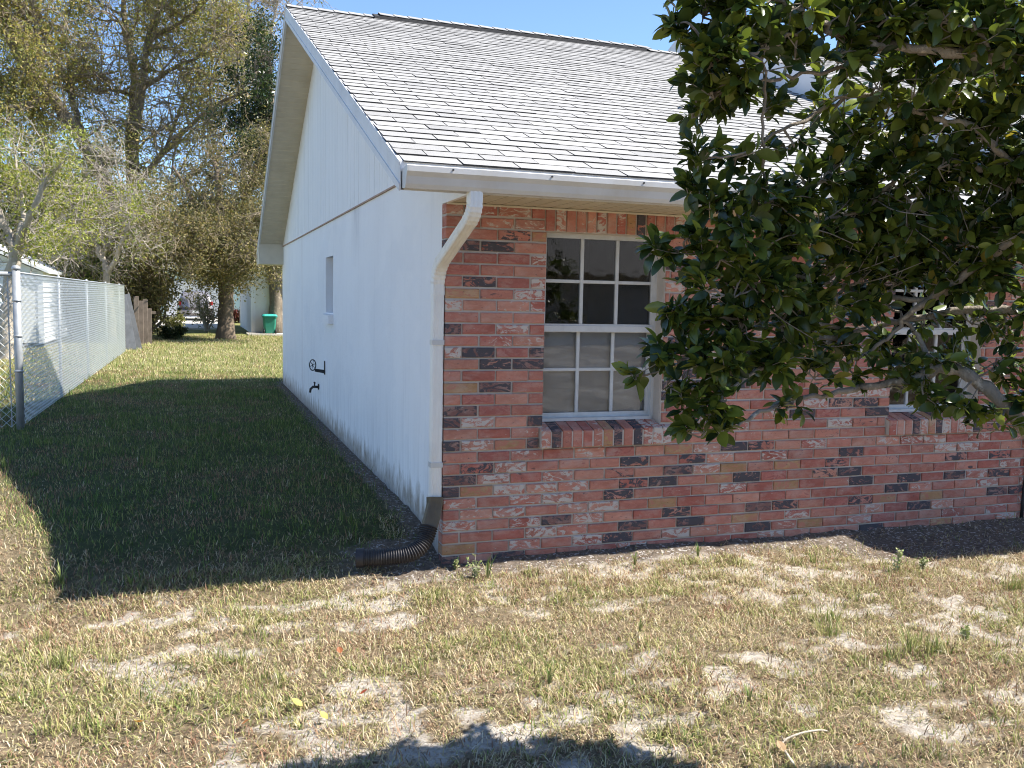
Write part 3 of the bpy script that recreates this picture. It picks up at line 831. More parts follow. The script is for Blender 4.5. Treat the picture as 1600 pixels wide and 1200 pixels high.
# gutter: K profile shell
gp = [(-.002, .195), (-.002, .10), (-.07, .095), (-.085, .115), (-.098, .150), (-.118, .172), (-.120, .198), (-.112, .203), (-.110, .196), (-.112, .176), (-.092, .152), (-.079, .120), (-.068, .101), (-.008, .106), (-.008, .195)]
gp = [(EAVE_Y+a_, 1.998+b_) for a_, b_ in gp]
gt = MB(); gt.prism(gp, 0, OV-.002, X2-.02)
gutter = gt.build('gutter', MAT['gutter'], house)
ge = MB(); ge.prism(gp[:8], 0, OV-.008, OV-.0025); ge.build('end_cap', MAT['gutter'], gutter)
for k in range(9):
    xx = OV+.22+k*.52; cc = (EAVE_Y-.1205, 2.187)
    scw = MB(); scw.prism([(xx+.005*math.cos(t*math.pi/4), cc[1]+.005*math.sin(t*math.pi/4)) for t in range(8)], 1, cc[0]-.004, cc[0]+.004); scw.build('screw', MAT['dark_metal'], gutter)

# downspout: ribbed rectangular pipe swept along a path
def rect_sweep(path, hw, hd, mat, name, parent, up=None, rib=.0025, squeeze=None):
    m = MB(); P_ = [np.array(q, float) for q in path]; k = len(P_)
    prof = []
    for sx, sy, ex, ey in ((-1, -1, 1, -1), (1, -1, 1, 1), (1, 1, -1, 1), (-1, 1, -1, -1)):
        for j in range(6):
            t = (j+.5)/6; o = 1+(rib/hw if j % 2 else 0)
            ax, ay = sx+(ex-sx)*t, sy+(ey-sy)*t
            prof.append((ax*hw*(o if abs(ax) == 1 else 1), ay*hd*(o if abs(ay) == 1 else 1)))
    vs = []
    for i in range(k):
        t = P_[min(i+1, k-1)]-P_[max(i-1, 0)]; t /= np.linalg.norm(t)
        a_ = np.array([1.0, 0, 0]); a_ -= t*(a_@t); a_ /= np.linalg.norm(a_); b_ = np.cross(t, a_)
        sc = 1 if squeeze is None else squeeze[i]
        for u, v in prof: vs.append(P_[i]+sc*(u*a_+v*b_))
    q = len(prof)
    fs = [(i*q+j, i*q+(j+1) % q, (i+1)*q+(j+1) % q, (i+1)*q+j) for i in range(k-1) for j in range(q)]
    fs += [tuple(range(q))[::-1], tuple((k-1)*q+j for j in range(q))]
    m.add(vs, fs); return m.build(name, mat, parent)
top = [(.004, EAVE_Y-.045, 2.10), (.004, EAVE_Y-.045, 2.05)]
def arc(a, b, c, n_):
    a, b, c = (np.array(q) for q in (a, b, c)); return [tuple((1-t)**2*a+2*t*(1-t)*b+t*t*c) for t in np.linspace(0, 1, n_)]
bend1 = arc((.004, EAVE_Y-.045, 2.035), (.004, EAVE_Y-.040, 1.99), (-.002, EAVE_Y+.03, 1.952), 11)
bend2 = arc((-.034, -.06, 1.768), (-.039, .020, 1.725), (-.039, .028, 1.64), 11)
crimp = [1.03 if i_ % 2 else .955 for i_ in range(11)]
ds = rect_sweep([(-.039, .028, 1.615), (-.039, .028, 1.0), (-.039, .028, .40)], .031, .024, MAT['downspout'], 'downspout', house)
ds['label'] = 'white downspout running down the house corner'
rect_sweep(top+bend1+bend2+[(-.039, .028, 1.58)], .034, .027, MAT['downspout'], 'elbow', ds, squeeze=[1, 1]+crimp+crimp+[1])
for zs in (1.30, .60): box('strap', MAT['gutter'], ds, -.0745, -.003, -.0025, .055, zs, zs+.028)

# wire, bracket and faucet on the walls
cb = MB(); cb.tube([(4.405, -.006, .03), (4.40, -.012, .15), (4.41, -.010, .35), (4.40, -.014, .52), (4.408, -.010, .60)], .011, 8); cb.build('cable', MAT['dark_metal'], house, True)
box('cable_cover', MAT['grey_board'], house, 4.375, 4.445, -.03, -.004, .58, .72, b=.006)
hb = MB(); hb.bbox(-.010, 0, 4.93, 4.97, .72, .87, .003); hb.hexa([(-.11, 4.935, .755), (-.009, 4.935, .735), (-.009, 4.965, .735), (-.11, 4.965, .755), (-.11, 4.935, .785), (-.009, 4.935, .772), (-.009, 4.965, .772), (-.11, 4.965, .785)])
bracket = hb.build('hose_bracket', MAT['dark_metal'], house); bracket['label'] = 'small dark iron hose bracket with a round loop'
wh = MB(); wc = np.array([-.132, 4.95, .825])
wh.tube([wc+np.array([.033*math.cos(t), 0, .058*math.sin(t)]) for t in np.linspace(0, 2*math.pi, 25)], .006, 6, False)
for t in (.3, 1.3, 2.4): wh.tube([wc-np.array([.033*math.cos(t), 0, .058*math.sin(t)]), wc+np.array([.033*math.cos(t), 0, .058*math.sin(t)])], .003, 5)
wh.build('loop', MAT['dark_metal'], bracket, True)
fc = MB(); fc.tube([(0, 5.45, .54), (-.07, 5.45, .54), (-.095, 5.45, .515), (-.10, 5.45, .475)], [.014, .014, .014, .012], 8)
fc.tube([(-.05, 5.45, .54), (-.05, 5.45, .585)], .008, 6); fc.tube([(-.05, 5.41, .588), (-.05, 5.49, .588)], .009, 6); fc.tube([(-.012, 5.45, .54), (.0, 5.45, .54)], .034, 10)
fc.build('faucet', MAT['dark_metal'], house, True)

# the higher roof on the right with its own gable edge and deeper eave
RZ = .25; E2Y = -1.12
z_e = EAVE_Z+RZ+S1*(E2Y-EAVE_Y); R2Y = 5.62; R2Z = z_e+S1*(R2Y-E2Y)
rf2 = MB(); slope_slab(rf2, X2, XE+.3, E2Y, z_e, R2Y, R2Z, .012, .06); slope_slab(rf2, X2, XE+.3, R2Y, R2Z, 9.2, R2Z-S1*3.58, .012, .06)
roof2 = rf2.build('upper_roof', MAT['roof_deck'], house)
shingles = []
lay(X2-.01, XE+.3, E2Y, z_e-.008, S1, math.hypot(R2Y-E2Y, R2Z-z_e), 1, 9)
r_ = link('shingle_courses', shingle_mesh(shingles, 'upper_shingle_courses'), MAT['shingle'], roof2); r_['kind'] = 'stuff'
rk = MB(); slope_slab(rk, X2-.02, X2, E2Y, z_e, R2Y, R2Z, .010, .28); rk.build('rake_board', MAT['fascia'], roof2)
rk = MB(); rk.prism([(R2Y, R2Z-.01), (9.2, R2Z-S1*3.58-.01), (9.2, R2Z-S1*3.58-1.2), (R2Y, R2Z-1.2)], 0, X2-.02, X2); rk.build('rake_board', MAT['fascia'], roof2)
box('fascia_board', MAT['fascia'], roof2, X2, XE+.3, E2Y, E2Y+.02, z_e-.20, z_e-.02)
box('porch_soffit', MAT['cream'], roof2, X2, XE+.3, E2Y+.0205, EAVE_Y+.3, z_e-.185, z_e-.165)
box('porch_end', MAT['fascia'], roof2, X2-.018, X2, E2Y+.02, EAVE_Y, z_e-.20, z_e+.02)

# corrugated pipe under the downspout: a thing of its own
pp = empty('drain_pipe', (-.25, 0, .1))
tag(pp, 'dark corrugated drain pipe on the ground below the downspout', 'drain pipe')
ad = rect_sweep([(-.042, .022, .425), (-.045, .012, .385), (-.066, -.012, .315), (-.086, -.030, .268)], .040, .034, MAT['adapter'], 'adapter', pp, rib=.001, squeeze=[1.03, 1.0, 1.03, 1.05])
def catmull(P, n):
    P = [np.array(p, float) for p in P]; P = [2*P[0]-P[1]]+P+[2*P[-1]-P[-2]]; out = []
    for i in range(1, len(P)-2):
        for t in np.linspace(0, 1, n, endpoint=False):
            a, b, c, d = P[i-1:i+3]
            out.append(.5*((2*b)+(c-a)*t+(2*a-5*b+4*c-d)*t*t+(3*b-a-3*c+d)*t**3))
    out.append(P[-2]); return out
path = catmull([(-.086, -.030, .268), (-.110, -.052, .215), (-.155, -.078, .163), (-.225, -.085, .132), (-.33, -.065, .120), (-.455, -.030, .115)], 40)
cor = MB(); nn = len(path); L_ = 0; rad = []
for i, q in enumerate(path):
    if i: L_ += np.linalg.norm(q-path[i-1])
    rad.append(.047+.0045*math.sin(L_*2*math.pi/.0135))
cor.tube(path, rad, 18, False); cor.build('corrugated_pipe', MAT['pipe'], pp, True)
ec = MB(); a_, b_ = np.array(path[-1]), np.array(path[-1])+np.array([-.042, .012, -.001]); ec.tube([a_, b_], .054, 18, False); ec.tube([a_+(b_-a_)*.2, b_], .047, 18, False)
ec.build('pipe_end', MAT['pipe'], pp, True)

# ------------------------------------------------------------------ vegetation tools
def unit(v):
    v = np.asarray(v, float); return v/(np.linalg.norm(v)+1e-9)

def rand_dir(rs): return unit(rs.normal(size=3))

def bend_path(p, d, length, rs, n=5, wob=.25, up=0.0):
    pts = [np.array(p, float)]; d = unit(d); st = length/n
    for i in range(n):
        d = unit(d+wob*rs.normal(size=3)*.5+np.array([0, 0, up])); pts.append(pts[-1]+d*st)
    return pts

def rhombus_leaves(name, P, D, L, Wd, col, mat, parent, fold=.25, label=None, stuff=True):
    """leaf cards: base, left, tip, right, folded along the middle"""
    k = len(P); D = D/np.linalg.norm(D, axis=1, keepdims=True)
    A = RNG.normal(size=(k, 3)); A -= D*(A*D).sum(1, keepdims=True); A /= np.linalg.norm(A, axis=1, keepdims=True); Nn = np.cross(D, A)
    L = L[:, None]; Wd = Wd[:, None]
    m_ = P+D*L*.45
    V = np.stack([P, m_+A*Wd*.5+Nn*Wd*fold, P+D*L, m_-A*Wd*.5+Nn*Wd*fold], 1).reshape(-1, 3)
    q = np.arange(k)[:, None]*4
    F = np.concatenate([q+[0, 1, 2], q+[0, 2, 3]], 1).reshape(-1, 3)
    me = np_mesh(name, V, F, False, {'leafcol': np.repeat(col, 2, 0)})
    o = link(name, me, mat, parent)
    return o

def leaf_cols(k, cols, wts, jit=.25):
    cols = np.array(cols); w = np.array(wts, float); w /= w.sum()
    return cols[RNG.choice(len(cols), k, p=w)]*(1-jit+2*jit*RNG.random((k, 1)))

def grow_tree(name, label, base, stems, crown, barkmat, seed, group=None, levels=(9, 7, 6), twig_len=(1.6, .8, .4), droop=-.02, twig_r=(.05, .02, .008), trunk_part=True, leafmat=None, dense=1.0, thick=1.0, twigmat=None):
    """stems: list of (points, radii); crown: dict(count, size, cols, wts, spread); twigs grow from the upper part of stems"""
    rs = np.random.RandomState(seed)
    root = empty(name, tuple(base)); tag(root, label, 'tree', group)
    tr = MB(); tw = MB(); tips = []
    for pts, rad in stems:
        pp = catmull(pts, 5); rr_ = np.interp(np.linspace(0, 1, len(pp)), np.linspace(0, 1, len(rad)), rad)*thick
        pp = [q+rs.normal(size=3)*min(rr_[i]*.25, .025)*(i > 0) for i, q in enumerate(pp)]
        tr.tube(pp, list(rr_), 9)
        f0 = stems[0][0] is pts
        lo = int(len(pp)*(.45 if f0 else .15))
        for a in range(int(levels[0]*len(pts)/4*dense)):
            i = rs.randint(lo, len(pp)-1); p = pp[i]; t = unit(pp[i+1]-p)
            d = unit(rand_dir(rs)+.5*t+np.array([0, 0, .25]))
            l1 = twig_len[0]*rs.uniform(.5, 1.3)
            b1 = bend_path(p, d, l1, rs, 5, .5, droop); r0 = min(twig_r[0], rr_[i]*.6)
            tw.tube(b1, list(np.linspace(r0, r0*.4, 6)), 5, False)
            for b in range(levels[1]):
                j = rs.randint(1, 6); d2 = unit(rand_dir(rs)+.6*unit(b1[min(j, 5)]-b1[j-1])+np.array([0, 0, droop*3]))
                b2 = bend_path(b1[j], d2, twig_len[1]*rs.uniform(.5, 1.3), rs, 4, .6, droop)
                if b2[-1][2] < crown.get('zmin', -9): continue
                tw.tube(b2, list(np.linspace(twig_r[1], twig_r[1]*.35, 5)), 4, False)
                for c in range(levels[2]):
                    j2 = rs.randint(1, 5); d3 = unit(rand_dir(rs)+.5*unit(b2[min(j2, 4)]-b2[j2-1]))
                    b3 = bend_path(b2[j2], d3, twig_len[2]*rs.uniform(.5, 1.3), rs, 3, .6, droop)
                    tw.tube(b3, list(np.linspace(twig_r[2], twig_r[2]*.4, 4)), 3, False)
                    tips += b3[1:]
    tr.build('trunk', barkmat, root, True); tw.build('branches', twigmat or barkmat, root, False)
    tips = np.array(tips)
    cnt = crown['count']; ids = RNG.integers(0, len(tips), cnt)
    # foliage sits in clumps: some tips carry much, some nothing
    clump = fbm(tips[:, 0]*crown.get('cf', .9)+seed, tips[:, 2]*crown.get('cf', .9)+tips[:, 1]*.7, 3)
    pr = np.clip((clump-crown.get('thin', .35))*4, .02, 1.5); pr /= pr.sum()
    ids = RNG.choice(len(tips), cnt, p=pr)
    P = tips[ids]+RNG.normal(size=(cnt, 3))*crown['spread']
    D = RNG.normal(size=(cnt, 3))+np.array([0, 0, -.2])
    s = crown['size']; L = s*(.6+.8*RNG.random(cnt)); W_ = L*crown.get('ratio', .5)
    lc = leaf_cols(cnt, crown['cols'], crown['wts'])
    o = rhombus_leaves('crown', P, D, L, W_, lc, leafmat or MAT['leaf'], root)
    return root

OLIVE = [(.38, .35, .11), (.30, .30, .09), (.48, .41, .15), (.20, .22, .07), (.52, .40, .16)]
def gp3(px, py, D): return at(px, py, D)

# big oak standing behind the gardens: main stem, leaning stem and thinner ones
Do = 36.0
def stem(lst, D): return [at(px, py, D+dd) for px, py, dd in lst]
oak_base = at(222, 520, Do); oak_base[2] = .1
st = [(stem([(222, 540, 0), (216, 430, 0), (212, 330, 0), (206, 220, .3), (210, 130, .3), (196, 40, .5), (190, -60, .5)], Do), [.60, .52, .46, .36, .26, .18, .10]),
      (stem([(208, 240, .3), (222, 140, -.6), (232, 60, -1), (255, 0, -1.4), (275, -70, -2)], Do), [.26, .20, .16, .12, .07]),
      (stem([(210, 400, 0), (165, 285, -1.2), (125, 215, -2), (80, 150, -2.6), (35, 95, -3), (10, 45, -3.2), (2, -30, -3.4)], Do), [.42, .40, .36, .30, .24, .18, .12]),
      (stem([(150, 260, -1.2), (122, 190, -.4), (108, 140, 0), (92, 95, .2), (60, 20, .4), (40, -50, .4)], Do), [.22, .19, .17, .14, .10, .06]),
      (stem([(35, 95, -3), (60, 60, -3.4), (52, 10, -3.8), (70, -50, -4)], Do), [.16, .13, .10, .06]),
      (stem([(80, 150, -2.6), (40, 165, -3.2), (-5, 170, -3.6), (-60, 150, -4)], Do), [.20, .16, .12, .07]),
      (stem([(212, 150, .3), (170, 140, .8), (150, 145, 1), (110, 120, 1.3)], Do), [.14, .10, .08, .05]),
      (stem([(222, 140, -.4), (265, 110, -1), (310, 90, -1.6), (345, 70, -2)], Do), [.15, .12, .09, .05]),
      (stem([(232, 60, -1), (290, 30, -1.4), (330, -10, -2), (360, -60, -2)], Do), [.13, .11, .08, .05]),
      (stem([(212, 290, 0), (258, 235, -.8), (305, 190, -1.4), (345, 160, -1.8), (390, 140, -2)], Do), [.20, .16, .12, .08, .04]),
      (stem([(214, 340, 0), (262, 300, -1), (310, 265, -1.6), (360, 230, -2)], Do), [.16, .13, .09, .05]),
      (stem([(258, 235, -.8), (290, 150, -.6), (315, 110, -.4)], Do), [.10, .08, .04])]
grow_tree('oak_tree', 'huge thinly leaved oak with a leaning limb behind the gardens', oak_base, st,
          dict(count=54000, size=.12, cols=OLIVE, wts=(3, 3, 2, 2, 1.2), spread=.26, thin=.36), MAT['bark_oak'], 3, thick=.66, twigmat=MAT['twig'], levels=(12, 8, 6), twig_len=(2.2, 1.1, .6), twig_r=(.06, .022, .011))

# tree with a stout dark trunk standing on the back lawn
Dm = 28.7
tb = on(353, 530, 2, .17)
st = [(stem([(353, 535, 0), (354, 500, 0), (353, 455, 0), (350, 400, 0), (345, 330, 0), (335, 250, 0)], Dm), [.34, .25, .23, .20, .15, .07]),
      (stem([(353, 440, 0), (385, 405, -.6), (415, 375, -1), (445, 340, -1.2), (470, 320, -1.4)], Dm), [.15, .12, .10, .07, .04]),
      (stem([(352, 435, 0), (315, 400, -.4), (275, 375, -.8), (240, 360, -1.2), (205, 370, -1.5)], Dm), [.16, .13, .11, .08, .04]),
      (stem([(352, 430, 0), (330, 380, 1), (300, 310, 1.4), (270, 260, 1.6)], Dm), [.13, .11, .08, .04]),
      (stem([(350, 400, 0), (380, 330, .8), (400, 260, 1), (425, 215, 1)], Dm), [.13, .10, .08, .04]),
      (stem([(353, 440, 0), (330, 395, -1.6), (300, 380, -2.4), (265, 375, -2.8)], Dm), [.11, .09, .06, .03]),
      (stem([(353, 440, 0), (380, 400, -1.4), (410, 390, -2), (440, 390, -2.2)], Dm), [.11, .09, .06, .03])]
BROWN = [(.22, .195, .08), (.15, .145, .06), (.37, .30, .14), (.12, .125, .05), (.44, .36, .18)]
grow_tree('lawn_tree', 'dense brown green tree with a stout dark trunk on the back lawn', tb, st,
          dict(count=48000, size=.085, cols=BROWN, wts=(3, 3, 2, 2, 1), spread=.17, thin=.25, zmin=1.75), MAT['bark_brown'], 5, twigmat=MAT['twig'], levels=(15, 8, 6), twig_len=(1.25, .75, .42), droop=-.05, twig_r=(.035, .014, .007))

# glossy dark evergreen beside the gable
De = 33
eb = at(432, 500, De); eb[2] = .15
st = [(stem([(432, 530, 0), (430, 400, 0), (428, 300, 0), (425, 200, 0), (422, 120, 0), (420, 80, 0)], De), [.28, .24, .2, .15, .1, .04]),
      (stem([(428, 300, 0), (405, 260, -.5), (392, 230, -.8), (385, 200, -1)], De), [.1, .08, .05, .03]),
      (stem([(426, 220, 0), (408, 170, -.4), (400, 130, -.6), (398, 95, -.6)], De), [.1, .07, .05, .03]),
      (stem([(428, 300, 0), (455, 260, -.5), (470, 200, -.8)], De), [.1, .07, .04])]
grow_tree('evergreen_tree', 'dark glossy evergreen tree peeking out beside the gable', eb, st,
          dict(count=9000, size=.15, cols=[(.035, .06, .022), (.05, .08, .03), (.09, .11, .05), (.02, .035, .015)], wts=(3, 3, 1, 2), spread=.16, thin=.3, ratio=.42),
          MAT['bark_oak'], 8, levels=(12, 6, 4), twig_len=(1.0, .6, .3), twig_r=(.03, .014, .007), leafmat=MAT['leaf_near'])

# bare pale tree far behind
Db = 46
bb = at(385, 490, Db); bb[2] = .1
st = [(stem([(385, 520, 0), (385, 300, 0), (383, 180, 0), (380, 90, 0), (388, 20, 0), (395, -60, 0)], Db), [.35, .28, .22, .15, .09, .05]),
      (stem([(382, 150, 0), (350, 90, .5), (335, 40, .8), (330, -20, 1)], Db), [.12, .09, .06, .03]),
      (stem([(382, 130, 0), (410, 80, 0), (425, 40, 0), (436, -5, 0)], Db), [.12, .09, .06, .03]),
      (stem([(380, 90, 0), (365, 40, -.5), (355, -20, -.8)], Db), [.09, .07, .03])]
grow_tree('bare_tree', 'bare pale twigged tree rising beside the roof peak', bb, st,
          dict(count=2600, size=.16, cols=[(.34, .24, .12), (.25, .20, .08), (.16, .18, .06)], wts=(2, 2, 1), spread=.2, thin=.5), MAT['bark_pale'], 13, levels=(13, 8, 6), twig_len=(2.0, 1.1, .6), twig_r=(.045, .02, .011))

# small tree with young yellow green leaves behind the wire fence
Dl = 18.4
lb = on(10, 562, 2, .17)
st = [(stem([(8, 570, 0), (10, 520, 0), (13, 470, 0), (18, 425, 0), (30, 385, 0)], Dl), [.19, .15, .14, .13, .11]),
      (stem([(28, 390, 0), (40, 350, -.3), (60, 310, -.5), (75, 270, -.6)], Dl), [.09, .07, .05, .02]),
      (stem([(26, 395, 0), (8, 350, .2), (-10, 300, .4), (-15, 250, .4)], Dl), [.09, .07, .05, .02]),
      (stem([(30, 380, 0), (75, 365, .3), (120, 345, .5), (165, 340, .6)], Dl), [.06, .045, .03, .015]),
      (stem([(28, 385, 0), (70, 400, -.5), (105, 405, -.8)], Dl), [.05, .03, .015]),
      (stem([(30, 380, 0), (35, 320, .4), (25, 260, .6), (20, 215, .6)], Dl), [.07, .05, .03, .015])]
YG = [(.36, .37, .08), (.28, .31, .07), (.44, .42, .12), (.17, .22, .05)]
grow_tree('young_leafed_tree', 'small tree with fresh yellow green leaves behind the wire fence', lb, st,
          dict(count=6500, size=.075, cols=YG, wts=(3, 3, 2, 2), spread=.07, thin=.38, cf=1.4, zmin=2.35), MAT['bark_pale'], 21, levels=(9, 6, 5), twig_len=(.9, .55, .3), twig_r=(.016, .008, .004), droop=.0)

# bare grey tree between fence and lawn tree
Dg = 25
gb_ = at(178, 520, Dg); gb_[2] = .17
st = [(stem([(178, 545, 0), (172, 470, 0), (165, 420, 0), (150, 380, 0), (130, 340, 0), (110, 300, 0)], Dg), [.12, .1, .09, .07, .05, .03]),
      (stem([(168, 430, 0), (190, 380, -.3), (205, 340, -.5), (215, 300, -.6)], Dg), [.07, .05, .04, .02]),
      (stem([(160, 400, 0), (185, 350, .4), (190, 300, .5), (180, 250, .6)], Dg), [.06, .05, .03, .02]),
      (stem([(150, 380, 0), (120, 375, -.4), (95, 390, -.6)], Dg), [.05, .03, .02])]
grow_tree('grey_twigged_tree', 'leafless grey twigged tree over the far end of the wire fence', gb_, st,
          dict(count=5200, size=.09, cols=[(.24, .24, .07), (.16, .17, .06), (.30, .26, .12)], wts=(2, 2, 1), spread=.15, thin=.42), MAT['bark_pale'], 25, levels=(12, 8, 6), twig_len=(1.3, .75, .42), twig_r=(.024, .010, .006), droop=.0)

# olive tree filling the gap left of the oak
Dt = 43
ob_ = at(70, 500, Dt); ob_[2] = .1
st = [(stem([(70, 520, 0), (72, 420, 0), (68, 340, 0), (75, 270, 0), (70, 210, 0)], Dt), [.22, .18, .14, .10, .04]),
      (stem([(70, 360, 0), (30, 300, 0), (0, 260, .5), (-30, 220, .6)], Dt), [.12, .09, .06, .03]),
      (stem([(70, 350, 0), (110, 300, 0), (150, 270, .4), (180, 240, .6)], Dt), [.12, .09, .06, .03]),
      (stem([(68, 330, 0), (40, 260, -.5), (25, 205, -.8)], Dt), [.10, .07, .03])]
grow_tree('olive_tree', 'olive green feathery tree behind the shed, left of the oak trunk', ob_, st,
          dict(count=15000, size=.13, cols=[(.26, .28, .10), (.20, .22, .08), (.34, .32, .13), (.13, .15, .06)], wts=(3, 3, 2, 2), spread=.28, thin=.3), MAT['bark_brown'], 41, levels=(13, 7, 5), twig_len=(1.9, 1.0, .55), twig_r=(.03, .014, .009))

# shrubs: foliage on a few stems
def shrub(name, label, base, rx, ry, h, count, size, cols, wts, seed, mat=None, barkmat=None, group=None, low=.0):
    rs = np.random.RandomState(seed); root = empty(name, tuple(base)); tag(root, label, 'shrub', group)
    b = np.array(base, float); tw = MB(); P = []
    ns = max(6, int(count/160))
    for k in range(ns):
        a = rs.uniform(0, 2*math.pi); r = math.sqrt(rs.uniform(0, 1)); zt = h*rs.uniform(.45, 1.0)*math.sqrt(max(.1, 1-.6*r*r))
        tip = b+np.array([rx*r*math.cos(a), ry*r*math.sin(a), zt]); mid = b*.5+tip*.5+rs.normal(size=3)*h*.06
        pts = catmull([b+np.array([rs.normal()*rx*.08, rs.normal()*ry*.08, 0]), mid, tip], 4)
        tw.tube(pts, list(np.linspace(.022*h, .004*h, len(pts))), 4, False)
        for q in range(5):
            s = pts[rs.randint(3, len(pts))]; e = bend_path(s, rand_dir(rs)+np.array([0, 0, .3]), h*.22, rs, 3)
            tw.tube(e, [.006*h, .004*h, .003*h, .002*h], 3, False); P += e[1:]
        P += pts[4:]
    tw.build('stems', barkmat or MAT['bark_brown'], root)
    P = np.array(P); ids = RNG.integers(0, len(P), count)
    Q = P[ids]+RNG.normal(size=(count, 3))*h*.05; Q[:, 2] = np.maximum(Q[:, 2], b[2]+low)
    L = size*(.6+.8*RNG.random(count))
    rhombus_leaves('foliage', Q, RNG.normal(size=(count, 3))+np.array([0, 0, .3]), L, L*.5, leaf_cols(count, cols, wts), mat or MAT['leaf'], root)
    return root
DG = [(.05, .075, .025), (.08, .10, .035), (.035, .05, .02), (.13, .13, .05)]
G = .17
def gnd(px, py): return on(px, py, 2, G)
shrub('dark_shrub', 'dark rounded shrub at the foot of the plank fence', gnd(268, 531), .52, .45, .5, 2400, .07, DG, (3, 2, 3, 1), 31)
shrub('pale_shrub', 'pale yellow green shrub behind the dark one by the plank fence', gnd(277, 522), .42, .4, .8, 1500, .07, [(.30, .30, .12), (.22, .24, .08), (.40, .36, .2)], (2, 2, 1), 32)
shrub('bare_shrub', 'tall bare bluish twigged shrub beside the driveway', on(322, 518, 2, G), .8, .7, 2.0, 1500, .08, [(.30, .28, .17), (.2, .2, .1)], (1, 1), 33, barkmat=MAT['bark_pale'])
shrub('red_hedge', 'reddish clipped hedge before the pale blue house', on(378, 504, 2, G), 1.25, .7, .85, 3600, .10, [(.26, .07, .06), (.18, .06, .05), (.14, .10, .05)], (3, 2, 1), 34)
shrub('fence_shrub', 'leafy green shrub growing over the fence behind the shed', at(128, 520, 27), 1.7, 1.3, 3.3, 7000, .10, [(.13, .18, .04), (.08, .11, .035), (.2, .25, .06), (.05, .07, .025)], (3, 3, 2, 2), 35)
shrub('tall_shrub', 'tall dark shrub filling the gap behind the wire fence end', at(190, 520, 30), 1.9, 1.5, 3.9, 8000, .11, DG+[(.22, .19, .07)], (3, 3, 2, 2, 2), 36)
shrub('corner_shrub', 'olive shrub behind the leaning boards', at(232, 520, 27), .55, .6, 2.6, 5000, .10, BROWN, (3, 3, 2, 2, 1), 37)

# far wood as one mass
cnt = 52000
px_ = RNG.uniform(-900, 900, cnt); fx = RNG.uniform(-46, 26, cnt); fy = RNG.uniform(62, 88, cnt)
hmax = 5.5+6.5*fbm(fx*.16+5, fy*.12, 3)
fz = hmax*RNG.random(cnt)**.75
P = np.stack([fx, fy, fz], 1)
L = .55*(.6+.8*RNG.random(cnt))
o = rhombus_leaves('far_woods', P, RNG.normal(size=(cnt, 3)), L, L*.55, leaf_cols(cnt, [(.06, .075, .03), (.10, .11, .045), (.16, .15, .07), (.04, .05, .025)], (3, 3, 2, 2)), MAT['leaf'], None)
o['kind'] = 'stuff'; o['label'] = 'far wood closing the view behind the gardens'

# ------------------------------------------------------------------ wire fence
fence = empty('wire_fence', (-2.98, 5.17, .17)); tag(fence, 'tall chain link fence with galvanised posts along the side lawn', 'fence')
A = np.array([-2.985, 5.17]); B = np.array([-2.86, 18.2]); Cc = np.array([-9.5, 5.35])
FT = 1.745
def post(x, y, r, h, nm='post'):
    m = MB(); z0 = float(gz(x, y))-.15; m.tube([(x, y, z0), (x, y, h)], r, 14); o = m.build(nm, MAT['steel'], fence, True)
    c = MB(); c.tube([(x, y, h-.012), (x, y, h+.012), (x, y, h+.03), (x, y, h+.036)], [r*1.12, r*1.12, r*.75, r*.1], 14); c.build('cap', MAT['steel'], o, True)
    for zz in ([.75, 1.1, 1.45] if r > .03 else []):
        c = MB(); c.tube([(x, y, zz), (x, y, zz+.025)], r*1.1, 14); c.build('band', MAT['steel'], o, True)
post(A[0], A[1], .037, FT+.03)
for y in (8.16, 11.15, 14.15, 17.15): post(A[0]+(B[0]-A[0])*(y-A[1])/(B[1]-A[1])-.03, y, .019, FT-.01)
for x in (-6.2, -9.4): post(x, A[1]+(x-A[0])*(Cc[1]-A[1])/(Cc[0]-A[0]), .026, FT-.01)
def rail(a, b, z, r, nm):
    m = MB(); m.tube([(a[0], a[1], z), ((a[0]+b[0])/2, (a[1]+b[1])/2, z-.006), (b[0], b[1], z)], r, 8); m.build(nm, MAT['steel'], fence, True)
rail(A, Cc, FT-.02, .02, 'top_rail')
rail(A+[0, .02], B, FT-.005, .009, 'top_rail')
tb_ = MB(); tb_.box(A[0]-.085, A[0]-.073, A[1]+.01, A[1]+.016, .2, FT-.05); tb_.build('tension_bar', MAT['steel'], fence)
m = MB(); m.tube([(A[0]-.02, A[1]+.05, .62), ((A[0]+B[0])/2-.02-2, A[1]+1.5, .70)], .006, 5)
def chain(a, b, z0, z1, nm, pitch=.085, r=.0021):
    a = np.array(a, float); b = np.array(b, float); Lh = np.linalg.norm(b-a); d = (b-a)/Lh; hgt = z1-z0; nrm = np.array([-d[1], d[0]])
    Vs = []; Fs = []
    for sgn in (1, -1):
        s0 = -hgt
        k = int((Lh+hgt)/pitch)+1
        for i in range(k):
            s = s0+i*pitch                   # foot of the strand (may be outside)
            u0, u1 = (s, s+hgt)
            lo = max(0, u0); hi = min(Lh, u1)
            if hi-lo < .02: continue
            f = lambda u: (u-s)/hgt
            z_a, z_b = (z0+f(lo)*hgt, z0+f(hi)*hgt) if sgn > 0 else (z1-f(lo)*hgt, z1-f(hi)*hgt)
            off = nrm*r*sgn*.9
            p0 = np.array([*(a+d*lo+off), z_a]); p1 = np.array([*(a+d*hi+off), z_b]); t = unit(p1-p0)
            u_ = np.array([*nrm, 0]); w_ = np.cross(t, u_)
            bi = len(Vs)
            for p in (p0, p1):
                for th in (0, 2.094, 4.189): Vs.append(p+r*(math.cos(th)*u_+math.sin(th)*w_))
            for q in range(3): Fs.append([bi+q, bi+(q+1) % 3, bi+3+(q+1) % 3, bi+3+q])
    return link(nm, np_mesh(nm, Vs, Fs), MAT['wire'], fence)
